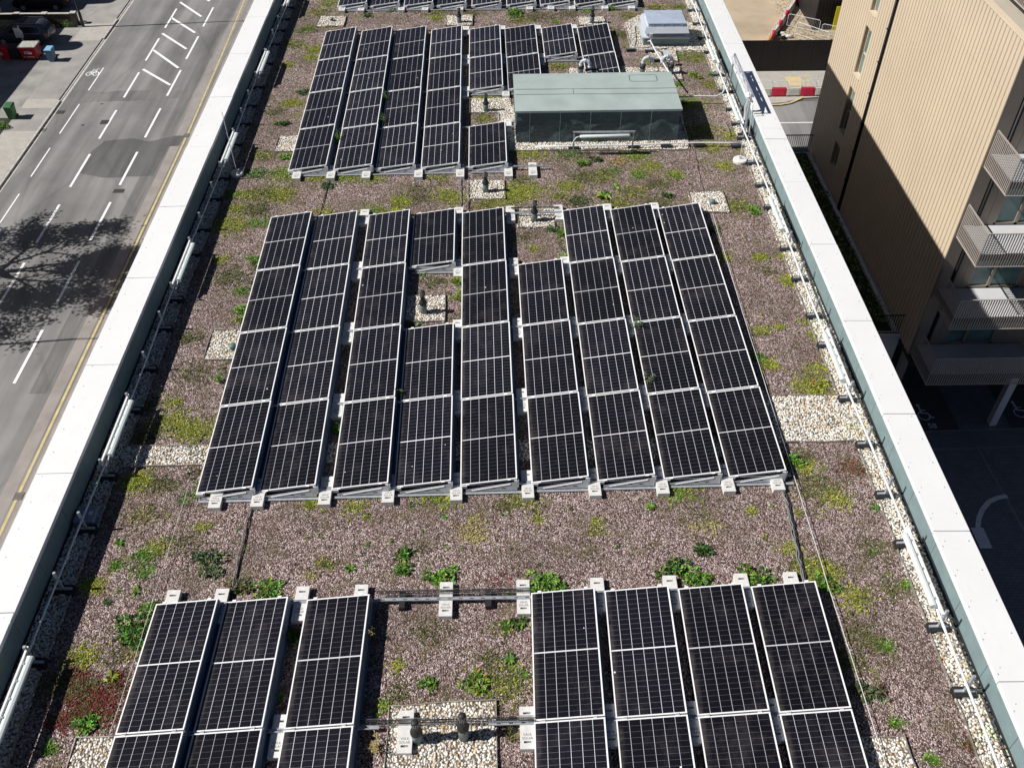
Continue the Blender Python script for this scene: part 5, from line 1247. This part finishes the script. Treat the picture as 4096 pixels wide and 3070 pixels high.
# dark shaft with downpipe
yp = YN + 38.5 * .275
b = MB(); b.box(XF - .004, XF + .036, yp - .13, yp + .13, ZB, ZT_ - .002); o = b.build('downpipe_recess', M_BLK, rb)
b = MB(); b.tube([(XF - .05, yp, ZB), (XF - .05, yp, ZT_)], .05, 10); dpo = b.build('downpipe', M_BLK, rb, smooth=True)
for z in (-1.5, -3.0, -4.4, -6, -7.6, -9.2, -10.8, -12.4):
    b = MB(); b.box(XF - .115, XF, yp - .07, yp + .07, z, z + .05); b.build('bracket', M_BLK, dpo)
for z0, z1 in WINS:
    wf = MB(); xg = XF + .21
    wf.box(xg, xg + .03, WY0, WY0 + .05, z0, z1); wf.box(xg, xg + .03, WY1 - .05, WY1, z0, z1); wf.box(xg, xg + .03, WY0, WY1, z0, z0 + .05); wf.box(xg, xg + .03, WY0, WY1, z1 - .05, z1)
    if z1 - z0 > 2: wf.box(xg, xg + .03, WY0, WY1, z0 + 1.05, z0 + 1.13)
    wo = wf.build('window', M_CLAD, rb)
    g_ = MB(); g_.box(xg + .031, xg + .036, WY0, WY1, z0, z1); g_.build('pane', M_GLASS, wo)
    g_ = MB(); g_.box(XF - .03, xg, WY0 + .005, WY1 - .005, z0 + .001, z0 + .03); g_.build('sill', M_CLAD, wo)
# balcony side (faces the camera)
FLO = [-1.13, -4.29, -7.46, -10.61, -13.73]
b = MB()
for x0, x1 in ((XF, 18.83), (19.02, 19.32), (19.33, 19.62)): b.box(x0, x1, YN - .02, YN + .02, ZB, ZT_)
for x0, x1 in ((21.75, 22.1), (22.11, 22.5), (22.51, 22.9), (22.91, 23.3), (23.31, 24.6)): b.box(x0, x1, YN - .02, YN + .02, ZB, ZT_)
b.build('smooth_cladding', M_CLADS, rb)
b = MB(); b.box(18.84, 19.01, YN + .005, YN + .021, ZB, ZT_ - .1); b.build('downpipe_recess', M_BLK, rb)
b = MB(); b.tube([(18.92, YN - .04, -17), (18.92, YN - .04, ZT_)], .045, 10); b.build('downpipe', M_BLK, rb, smooth=True)
for zf in FLO:
    z0, z1 = zf + .02, zf + 2.3
    b = MB()
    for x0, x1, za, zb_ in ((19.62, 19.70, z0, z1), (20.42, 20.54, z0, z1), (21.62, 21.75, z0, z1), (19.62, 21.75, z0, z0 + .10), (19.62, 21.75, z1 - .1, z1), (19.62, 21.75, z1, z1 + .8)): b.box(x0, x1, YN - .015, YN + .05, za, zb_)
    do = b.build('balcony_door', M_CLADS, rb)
    b = MB(); b.box(19.70, 21.62, YN + .052, YN + .060, z0 + .1, z1 - .1); b.build('pane', M_GLASS, do)
    b = MB(); b.box(20.60, 20.72, YN - .06, YN - .03, zf + 1.05, zf + 1.08); b.box(20.60, 20.62, YN - .06, YN - .015, zf + 1.05, zf + 1.08); b.build('handle', M_CHROME, do)
def balcony(x0, x1, zf, nm):
    root = empty('balcony'); root.parent = rb; KIDS[rb].append(root)
    y0, y1 = 7.6, 9.46
    b = MB(); b.box(x0 + .06, x1 - .06, y0 + .06, y1, zf - .28, zf); sl = b.build('floor_slab', M_BLK, root)
    b = MB(); x = x0 + .08
    while x < x1 - .1:
        b.box(x, min(x + .593, x1 - .07), y0 + .08, y0 + .9, zf + .001, zf + .02); b.box(x, min(x + .593, x1 - .07), y0 + .907, y1 - .01, zf + .001, zf + .02); x += .6
    b.build('paving', M_FLOOR, root)
    zb_, zt_ = zf - .50, zf + .98
    b = MB(); n_ = int((x1 - x0) / .10)
    for i in range(n_ + 1):
        x = x0 + (x1 - x0) * i / n_; b.box(x - .022, x + .022, y0 - .006, y0 + .006, zb_, zt_)
    m_ = int((y1 - y0) / .10)
    for i in range(1, m_ + 1):
        y = y0 + (y1 - y0) * i / m_
        for x in (x0, x1): b.box(x - .006, x + .006, y - .022, y + .022, zb_, zt_)
    b.build('slats', M_RAIL, root)
    b = MB()
    for z in (zb_ - .03, zt_): b.box(x0 - .025, x1 + .025, y0 - .025, y0 + .025, z, z + .03); b.box(x0 - .025, x0 + .025, y0 + .025, y1, z, z + .03); b.box(x1 - .025, x1 + .025, y0 + .025, y1, z, z + .03)
    b.build('handrail', M_RAIL, root)
for zf in FLO[1:]: balcony(18.40, 23.1, zf, '')
balcony(24.2, 28.5, FLO[2], ''); balcony(24.2, 28.5, FLO[3], '')
# roof terrace screen
b = MB(); y = 9.6
while y < 26: b.box(19.10, 19.14, y, y + .03, .12, 1.2); y += .11
b.box(19.09, 19.15, 9.6, 26, .09, .12); b.box(19.09, 19.15, 9.6, 26, 1.2, 1.24); b.build('terrace_screen', M_RAIL, rb)
b = MB(); b.box(19.2, 30, 9.6, 26, -.108, .05); b.build('terrace_upstand', M_BLK, rb)
# undercroft
b = MB(); b.box(18.32, 18.62, 9.7, 10.0, G, ZB); b.build('corner_pier', M_CLADS, rb)
b = MB(); b.box(18.3, 45, 15.5, 16, G, ZB); b.build('undercroft_wall', M_BLK, rb)
for x in (23.3, 28.3):
    b = MB(); b.box(x - .16, x + .16, 9.1, 9.4, G, ZB); b.build('column', M_CONC, rb)
b = MB(); b.box(18.3, 45, 9.0, 26.3, ZB - .25, ZB); b.build('transfer_slab', M_BLK, rb)

# podium with planting between the two buildings
pod = empty('podium', (0, 0, 0)); tag(pod, 'raised planted podium in deep shade between the two buildings', 'podium')
b = MB(); b.box(8.42, 18.28, 10.5, 25.6, G, -14.15); b.build('wall', M_CONC, pod)
b = MB(); b.box(8.5, 17.95, 10.8, 25.4, -14.149, -14.08); b.build('soil', M_SOIL, pod)
b = MB(); b.box(18.0, 18.12, 10.8, 25.4, -14.149, -14.02); b.build('kerb_strip', M_CONC, pod)
for yy, l in ((10.55, 'black railing on the near edge of the shaded podium'), (25.5, 'black railing at the far end of the podium by the side road')):
    root = empty('railing', (0, 0, 0)); tag(root, l, 'railing')
    b = MB(); b.box(8.6, 18.2, yy - .02, yy + .02, -13.03, -12.98); b.box(8.6, 18.2, yy - .02, yy + .02, -14.05, -14.02); b.build('rail_bar', M_BLK, root)
    b = MB(); x = 8.6
    while x < 18.25: b.box(x - .012, x + .012, yy - .008, yy + .008, -14.05, -13.0); x += .115
    b.build('railing_bars', M_BLK, root)
W2 = MB()
for _ in range(4200):
    x = rnd.uniform(8.8, 17.9); y = rnd.uniform(11, 25.2)
    if math.sin(x * 1.9) + math.sin(y * 1.4 + x) < -.2: continue
    W2.c = tuple(q * rnd.uniform(.6, 1.3) for q in rnd.choice(GREENS + DARKG)); a = rnd.uniform(0, 6.28)
    for k in range(3): leaf(W2, (x + rnd.uniform(-.1, .1), y + rnd.uniform(-.1, .1), -14.08 + rnd.uniform(0, .35)), (rnd.uniform(-1, 1), rnd.uniform(-1, 1), rnd.uniform(0, 1)), rnd.uniform(.1, .22), .08, .2)
tag(W2.build('podium_planting', M_LEAF, colors=True), 'dark low planting on the shaded podium', 'ground cover', kind='stuff')

# ================================================================= BUILDING SITE AND SIDE ROAD
hd = empty('site_hoarding', (0, 0, 0)); tag(hd, 'long black plywood hoarding between the side road and the sandy site', 'hoarding')
x = 7.97; k = 0
while x < 30:
    b = MB(); b.box(x + .008, x + 1.212, 43.85, 43.88, G + .07, G + 2.49); b.build('hoarding_panel', M_HOARD, hd)
    b = MB(); b.box(x - .05, x + .05, 43.885, 43.98, G, G + 2.45); b.build('post', M_HOARD, hd); x += 1.2201
def barrier(p, ang, mt, label):
    root = empty('water_barrier', (p[0], p[1], p[2] if len(p) > 2 else G + .09), ang); tag(root, label, 'barrier', 'red and white water filled barriers')
    b = MB(); b.hexa([(-.5, -.2, .05), (.5, -.2, .05), (.5, .2, .05), (-.5, .2, .05)], [(-.5, -.10, .6), (.5, -.10, .6), (.5, .10, .6), (-.5, .10, .6)]); b.build('body', mt, root, bevel=.03)
    b = MB(); b.hexa([(-.40, -.205, .12), (.40, -.205, .12), (.40, -.19, .12), (-.40, -.19, .12)], [(-.34, -.135, .48), (.34, -.135, .48), (.34, -.12, .48), (-.34, -.12, .48)]); b.build('recess', mt, root)
    for s in (-.3, .3):
        b = MB(); b.box(s - .12, s + .12, -.21, .21, 0, .05); b.build('foot', M_RUB if mt is not M_BRED else mt, root)
    b = MB(); b.tube([(-.47, 0, .6), (-.47, 0, 1.02), (-.42, 0, 1.10), (.42, 0, 1.10), (.47, 0, 1.02), (.47, 0, .6)], .018, 6); b.build('fence_top', M_PVC, root)
xs_ = [19.0, 20.02, 21.05, 22.08, 23.1, 24.12, 25.14]; nm_ = ['white water barrier half hidden by the parapet on the side road', 'white water barrier left of the first red one', 'X', 'X', 'X', 'X', 'X']
for i, x in enumerate(xs_):
    barrier((x - .33, 40.12 + .01 * i), .01, M_BRED if i in (2, 4) else M_BWH,
            ['white barrier hidden by the parapet on the side road', 'white barrier left of both red ones on the side road', 'left red barrier on the side road footway', 'white barrier between the two red ones on the side road', 'right red barrier on the side road footway', 'white barrier right of the red ones by the clad building', 'white barrier behind the corner of the clad building'][i])
d = Vector((4.9, 9.3)).normalized()
for i in range(9):
    p = Vector((21.9, 48.3)) + d * 1.06 * i
    barrier((p.x, p.y, G + .02), math.atan2(d.y, d.x) + .03 * math.sin(i * 2), M_BRED if i in (1, 3, 5, 8) else (M_ORANGE if i == 0 else M_BWH), '%s %s barrier of the slanting line on the sandy site, from the hoarding' % (ORD[i], 'red' if i in (1, 3, 5, 8) else ('orange' if i == 0 else 'white')))
def steel_fence(p, q, label, hgt=1.1):
    p, q = Vector(p), Vector(q); d = q - p; L_ = d.length; root = empty('crowd_fence', (p.x, p.y, G + .02), math.atan2(d.y, d.x)); tag(root, label, 'fence', 'steel crowd fences on the site')
    b = MB(); b.tube([(0, 0, .05), (0, 0, hgt - .1), (.1, 0, hgt), (L_ - .1, 0, hgt), (L_, 0, hgt - .1), (L_, 0, .05)], .02, 6); b.tube([(0, 0, .15), (L_, 0, .15)], .015, 6); b.build('frame', M_PVC, root)
    b = MB(); x = .12
    while x < L_ - .05: b.tube([(x, 0, .15), (x, 0, hgt)], .006, 4); x += .12
    b.build('fence_bars', M_GALV, root)
steel_fence((24.1, 51.5), (26.3, 50.2), 'steel fence standing between the barriers and the black container')
steel_fence((26.3, 49.6), (27.4, 49.0), 'short steel fence in front of the black container')
steel_fence((24.4, 50.0), (26.4, 48.0), 'steel fence close behind the hoarding')
ct_ = empty('site_container', (0, 0, 0)); tag(ct_, 'black site container with a bright yellow panel behind the hoarding', 'container')
b = MB(); b.box(26.05, 30, 50.9, 56.5, G, G + 2.5); b.build('body', M_HOARD, ct_)
b = MB()
for k in range(9): b.box(26.1 + k * .25, 26.2 + k * .25, 50.87, 50.9, G + .1, G + 2.4)
b.build('corrugation', M_HOARD, ct_)
b = MB(); b.box(27.35, 28.3, 50.25, 50.3, G + .3, G + 2.2); b.build('yellow_panel', M_YBRIGHT, ct_)
for i in range(5):
    b = MB(); x, y = 23.35 + rnd.uniform(-.4, .5), 49.6 + rnd.uniform(-.4, .5)
    b.tube([(x - .3, y, G + .12), (x - .15, y + .03, G + .16), (x + .15, y + .05, G + .16), (x + .3, y + .02, G + .12)], [.06, .15, .15, .06], 8)
    tag(b.build('sand_bag', M_RUB if i % 2 else M_BWH, smooth=True), ['white sack nearest the site barriers', 'black sack under the white ones', 'white sack in the middle of the heap', 'black sack at the back of the heap', 'white sack on the right of the heap'][i], 'sack', 'sacks by the site barriers')
W3 = MB()
for _ in range(500):
    x, y = rnd.uniform(24, 27.5), rnd.uniform(47, 57); W3.c = rnd.choice([(.25, .22, .17), (.12, .11, .09), (.45, .4, .3), (.1, .16, .05)]); leaf(W3, (x, y, G + .03), (rnd.uniform(-1, 1), rnd.uniform(-1, 1), .2), rnd.uniform(.05, .3), .06, 0)
tag(W3.build('site_debris', M_LEAF, colors=True), 'scattered rubble and weeds on the sandy site', 'rubble', kind='stuff')

# ================================================================= LEFT SIDE OF THE STREET
def car(x, y, label, paint, L_=4.45, flip=False):
    root = empty('parked_car', (x, y, G + .1), math.pi if flip else 0); tag(root, label, 'car', 'parked cars')
    # rear at x = 0, front at x = -L
    st = [(0.0, .45, .80, .80, .70, .66), (-.08, .34, .95, 1.02, .84, .70), (-.35, .28, .98, 1.50, .88, .66), (-.75, .26, .98, 1.60, .90, .66), (-1.6, .26, .97, 1.64, .90, .68), (-2.4, .26, .96, 1.60, .90, .66), (-2.75, .26, .96, 1.50, .90, .64), (-3.35, .26, .98, 1.06, .89, .74), (-4.1, .28, .86, .90, .84, .70), (-4.38, .36, .70, .72, .74, .62)]
    b = MB(); rings = []
    for xx, zb, zm, zt2, wm, wt in st:
        rings.append([(xx, -wm * .93, zb), (xx, -wm, zb + .18), (xx, -wm, zm - .05), (xx, -wm * .97, zm), (xx, -wt, zt2 - .06), (xx, -wt * .8, zt2), (xx, wt * .8, zt2), (xx, wt, zt2 - .06), (xx, wm * .97, zm), (xx, wm, zm - .05), (xx, wm, zb + .18), (xx, wm * .93, zb)])
    n_ = 12; vs = [v for r_ in rings for v in r_]; fs = []
    for i in range(len(rings) - 1):
        for k in range(n_): fs.append((i * n_ + k, (i + 1) * n_ + k, (i + 1) * n_ + (k + 1) % n_, i * n_ + (k + 1) % n_))
    fs.append(tuple(range(n_))); fs.append(tuple((len(rings) - 1) * n_ + k for k in range(n_))[::-1]); b.add(vs, fs); b.build('body', paint, root, smooth=True)
    def win(pts, nm='side_window', mt=M_CARG):
        b = MB(); b.add(pts, [tuple(range(len(pts)))]); b.build(nm, mt, root)
    for s in (-1, 1):
        for a, c_ in ((-.5, -1.15), (-1.2, -1.95), (-2.0, -2.95)):
            at_, ct2 = min(a, -.62), max(c_, -2.6)
            P = lambda xx, z, w_: (xx, s * w_, z)
            q = [P(a, 1.02, .885), P(c_, 1.02, .885), P(ct2, 1.46, .725), P(at_, 1.46, .725)]
            win(q if s < 0 else q[::-1])
        b = MB(); b.tube([(-.5, s * .60, 1.60), (-.7, s * .61, 1.66), (-2.2, s * .61, 1.67), (-2.4, s * .60, 1.61)], .018, 6); b.build('roof_rail', M_CHROME, root)
        b = MB(); b.tube([(-.45, s * .87, 1.06), (-.55, s * .76, 1.42), (-1.2, s * .74, 1.48), (-2.5, s * .73, 1.46)], .014, 6); b.tube([(-.45, s * .90, 1.0), (-3.0, s * .905, .99)], .014, 6); b.build('window_trim', M_CHROME, root)
        b = MB(); b.box(-.07, .02, s * .62 - .1, s * .62 + .1, .78, 1.0); b.build('tail_lamp', M_LAMPR, root)
        b = MB(); b.box(-2.95, -2.8, s * .98 - .09, s * .98 + .09, 1.02, 1.14); b.build('mirror', paint, root)
        for xx in (-.85, -3.5):
            b = MB(); Mx = Matrix.Translation((xx, s * .80, .33)) @ Matrix.Rotation(R(90), 4, 'X'); k0 = len(b.v)
            b.lathe([(.2, -.11), (.31, -.11), (.33, -.08), (.33, .08), (.31, .11), (.2, .11)], 20); b.v[k0:] = [tuple(Mx @ Vector(v)) for v in b.v[k0:]]; wo = b.build('wheel', M_TYRE, root, smooth=True)
            b = MB(); b.lathe([(.0, -.118), (.2, -.118), (.2, .118), (.0, .118)], 16); b.v = [tuple(Mx @ Vector(v)) for v in b.v]; b.build('rim', M_GALV, wo)
    win([(-.06, -.62, 1.06), (-.36, -.58, 1.46), (-.36, .58, 1.46), (-.06, .62, 1.06)][::-1], 'rear_window')
    win([(-3.32, -.66, 1.10), (-3.32, .66, 1.10), (-2.78, .58, 1.49), (-2.78, -.58, 1.49)][::-1], 'windscreen')
    b = MB(); b.box(.0, .03, -.26, .26, .62, .73); b.build('number_plate', M_BWH, root)
    b = MB(); b.box(-1.9, -.9, -.5, .5, 1.645, 1.655); b.build('roof_panel', M_CARG, root)
    return root
car(-33.75, 50.0, 'dark grey car with roof rails parked on the forecourt', M_CARP)
car(-34.6, 56.3, 'black car in deep shade behind the garden wall', M_HOARD)
def wheelie(x, y, mt, lid, label, hgt=1.02, w_=.56, d=.62):
    root = empty('wheelie_bin', (x, y, G + .1)); tag(root, label, 'bin', 'wheeled bins')
    b = MB(); b.hexa([(-w_ * .4, -d * .38, .05), (w_ * .4, -d * .38, .05), (w_ * .4, d * .38, .05), (-w_ * .4, d * .38, .05)], [(-w_ / 2, -d / 2, hgt - .08), (w_ / 2, -d / 2, hgt - .08), (w_ / 2, d / 2, hgt - .08), (-w_ / 2, d / 2, hgt - .08)]); b.build('body', mt, root, bevel=.03)
    b = MB(); b.hexa([(-w_ / 2 - .02, -d / 2 - .03, hgt - .08), (w_ / 2 + .02, -d / 2 - .03, hgt - .08), (w_ / 2 + .02, d / 2 + .03, hgt - .08), (-w_ / 2 - .02, d / 2 + .03, hgt - .08)], [(-w_ / 2 + .04, -d / 2 + .02, hgt), (w_ / 2 - .04, -d / 2 + .02, hgt), (w_ / 2 - .04, d / 2 + .05, hgt + .02), (-w_ / 2 + .04, d / 2 + .05, hgt + .02)]); b.build('lid', lid, root, bevel=.015)
    for s in (-1, 1):
        b = MB(); Mx = Matrix.Translation((s * w_ * .42, d * .42, .1)) @ Matrix.Rotation(R(90), 4, 'Y'); b.lathe([(.1, -.03), (.1, .03)], 14); b.v = [tuple(Mx @ Vector(v)) for v in b.v]; b.build('wheel', M_TYRE, root)
    return root
wheelie(-32.38, 38.0, M_BING, M_BING, 'green wheelie bin at the edge of the footway')
wheelie(-32.68, 46.55, M_BINB, M_BINBL, 'blue wheelie bin with pale blue lid right of the red bin')
wheelie(-35.38, 46.9, M_BIND, M_BIND, 'dark bin between the two red bins', 1.08, .75)
r2 = wheelie(-36.2, 46.9, M_BINR, M_BINR, 'small red bin at the left picture edge', 1.05, .75)
b = MB(); b.box(-.33, -.05, -.375, -.37, .62, .68); b.box(-.28, -.02, -.36, -.355, .48, .54); b.build('white_label', M_STICK, r2)
root = empty('trade_bin', (-34.33, 47.0, G + .1)); tag(root, 'large red four wheeled bin with grimy grey lid and white lettering', 'bin')
b = MB(); b.hexa([(-.55, -.42, .14), (.55, -.42, .14), (.55, .42, .14), (-.55, .42, .14)], [(-.63, -.5, 1.05), (.63, -.5, 1.05), (.63, .5, 1.05), (-.63, .5, 1.05)]); b.build('body', M_BINR, root, bevel=.03)
b = MB(); b.box(-.66, .66, -.53, .53, 1.05, 1.14); b.build('lid', M_LIDG, root, bevel=.02)
for sx_ in (-.45, .45):
    for sy_ in (-.35, .35):
        b = MB(); b.box(sx_ - .07, sx_ + .07, sy_ - .04, sy_ + .04, 0, .14); b.build('wheel', M_TYRE, root)
text("Biffa", (0, -.482, .66), .34, M_STICK, 'lettering', rot=(R(85), 0, 0), parent=root, extrude=.004)
b = MB(); b.box(-.42, -.30, -.448, -.440, .30, .36); b.box(-.2, .40, -.448, -.440, .28, .34); b.build('white_strip', M_BWH, root)
root = empty('letting_board', (-35.3, 48.3, G + .1)); tag(root, 'white letting board on a thin post above the red bins', 'sign')
b = MB(); b.box(-.025, .025, -.025, .025, 0, 2.0); b.build('post', M_PVC, root)
b = MB(); b.prism([(-.42, 1.05), (.18, 1.05), (.18, 1.55), (.02, 1.82), (-.42, 1.82)], -.03, -.01); b.v = [(v[0], v[2], v[1]) for v in b.v]; b.build('board', M_STICK, root)
b = MB()
for k in range(4): b.box(-.36, .1 - .04 * (k % 2), -.036, -.032, 1.2 + k * .13, 1.23 + k * .13)
b.build('grey_print', M_PIPEL, root)
# garden wall
root = empty('garden_wall', (0, 0, 0)); tag(root, 'weathered dark garden wall with a capped pier beside the pole', 'wall')
b = MB(); b.box(-40.5, -33.3, 53.0, 53.18, G, G + .92); b.build('wall', M_GWALL, root)
b = MB(); b.box(-40.5, -33.3, 52.96, 53.22, G + .92, G + .97); b.build('coping', M_KERB, root)
for x, h2 in ((-33.1, 1.0), (-35.4, .95), (-37.6, .95)):
    b = MB(); b.box(x - .2, x + .2, 52.9, 53.28, G, G + h2); o = b.build('pier', M_GWALL, root)
    b = MB(); b.box(x - .23, x + .23, 52.87, 53.31, G + h2, G + h2 + .06); b.build('pier_cap', M_KERB, o)
b = MB(); b.box(-39.9, -39.5, 54.3, 54.6, G, G + 1.6); tag(b.build('gate_pillar', M_PVC), 'white gate pillar at the top left picture corner', 'pillar')
for nm, x, y, s_, l in (('verge_shrub', -33.7, 52.75, .55, 'small green shrub at the foot of the garden wall'), ('verge_shrub', -32.85, 36.9, .6, 'green shrub at the left picture edge below the green bin'), ('verge_shrub', -39.6, 51.8, .7, 'dark green shrub left of the parked car')):
    b = MB(); bush(b, 0, 0, s_, s_ * .8, GREENS + DARKG, 900, .09); o = b.build(nm, M_LEAF, colors=True); o.location = (x, y, G + .1); tag(o, l, 'shrub')
def pole(x, y, hgt, label, arm=1.2):
    root = empty('street_lamp', (x, y, G + .1)); tag(root, label, 'street lamp', 'street lamps on the left footway')
    b = MB(); b.tube([(0, 0, 0), (0, 0, 1.2), (0, 0, 1.25), (0, 0, hgt)], [.11, .11, .08, .055], 12); b.build('column', M_BLK, root, smooth=True)
    b = MB(); b.tube([(0, 0, hgt - .1), (.3, 0, hgt + .1), (arm, 0, hgt + .2)], .035, 8); b.build('arm', M_BLK, root, smooth=True)
    b = MB(); b.hexa([(arm - .1, -.12, hgt + .12), (arm + .65, -.10, hgt + .14), (arm + .65, .10, hgt + .14), (arm - .1, .12, hgt + .12)], [(arm - .1, -.07, hgt + .26), (arm + .6, -.05, hgt + .24), (arm + .6, .05, hgt + .24), (arm - .1, .07, hgt + .26)]); b.build('lantern', M_PIPEL, root)
pole(-32.3, 52.45, 11.0, 'dark street lamp column beside the garden wall')
pole(-30.6, 14.9, 9.6, 'street lamp outside the left picture edge casting a long shadow')
# tree whose shadow falls over the carriageway
tr = empty('street_tree', (-31.6, 20.9, G + .1)); tag(tr, 'street tree outside the left picture edge shading the carriageway', 'tree')
b = MB(); b.tube([(0, 0, 0), (.05, 0, 1.5), (.1, .05, 3.2), (.2, 0, 4.6)], [.30, .24, .2, .16], 10); b.build('trunk', M_BARK, tr, smooth=True)
b = MB(); tips = []; rt = random.Random(11)
def limb(p, d, L_, r, depth):
    pts = [p]; q = p
    for k in range(4):
        d = (d + Vector((rt.uniform(-.25, .25), rt.uniform(-.25, .25), rt.uniform(-.05, .18)))).normalized(); q = q + d * L_ / 4; pts.append(q)
    b.tube(pts, [r * (1 - .15 * i) for i in range(5)], 6, cap=False); tips.extend(pts[2:])
    if depth:
        for _ in range(3): limb(pts[rt.choice((2, 3, 4))], (d + Vector((rt.uniform(-1, 1), rt.uniform(-1, 1), rt.uniform(-.3, .6)))).normalized(), L_ * .66, r * .5, depth - 1)
for k in range(9):
    a = k * 2.4; limb(Vector((.1, 0, 2.8 + k * .28)), Vector((math.cos(a), math.sin(a), .35 + k * .06)).normalized(), 3.7 - .09 * k, .12, 3)
b.build('limbs', M_BARK, tr)
b = MB()
for t_ in tips:
    if rt.random() < .12: continue
    tone = rt.uniform(.7, 1.3)
    for _ in range(22):
        p = t_ + Vector((rt.gauss(0, .28), rt.gauss(0, .28), rt.gauss(0, .22))); b.c = tuple(q * tone for q in rt.choice(GREENS)); leaf(b, p, (rt.uniform(-1, 1), rt.uniform(-1, 1), rt.uniform(-.6, .6)), rt.uniform(.12, .24), .12, .1)
b.build('crown', M_TCROWN, tr, colors=True)
# houses beyond the left picture edge that shade the forecourts
for i, (y0, y1) in enumerate(((37.0, 52.0), (53.0, 70.0))):
    hs_ = empty('terraced_house', (0, 0, 0)); tag(hs_, ['brick house outside the left picture edge shading the forecourt', 'brick house outside the picture beyond the garden wall'][i], 'house')
    b = MB(); b.box(-50, -40.9, y0, y1, G, G + 6.95); b.build('wall', M_BRICKH, hs_)
    b = MB(); b.hexa([(-50.4, y0 - .2, G + 6.95), (-40.7, y0 - .2, G + 6.95), (-40.7, y1 + .2, G + 6.95), (-50.4, y1 + .2, G + 6.95)], [(-45.7, y0 - .2, G + 9.6), (-45.4, y0 - .2, G + 9.6), (-45.4, y1 + .2, G + 9.6), (-45.7, y1 + .2, G + 9.6)]); ro_ = b.build('roof', M_ROOF, hs_)
    yc = 47.3 if i == 0 else 56.0
    b = MB(); b.tube([(-42.2, yc + .8, G + 7), (-42.2, yc + .8, G + 10.1), (-42.2, yc + .8, G + 10.5)], [.8, .8, .4], 14); b.build('chimney', M_BRICKH, ro_)
    for k in range(3):
        for z in (1, 4):
            b = MB(); yy = y0 + 2 + k * 4.5; b.box(-40.9, -40.85, yy, yy + 1.6, G + z, G + z + 1.6); wo = b.build('window', M_PVC, hs_)
            b = MB(); b.box(-40.85, -40.84, yy + .1, yy + 1.5, G + z + .1, G + z + 1.5); b.build('pane', M_GLASS, wo)
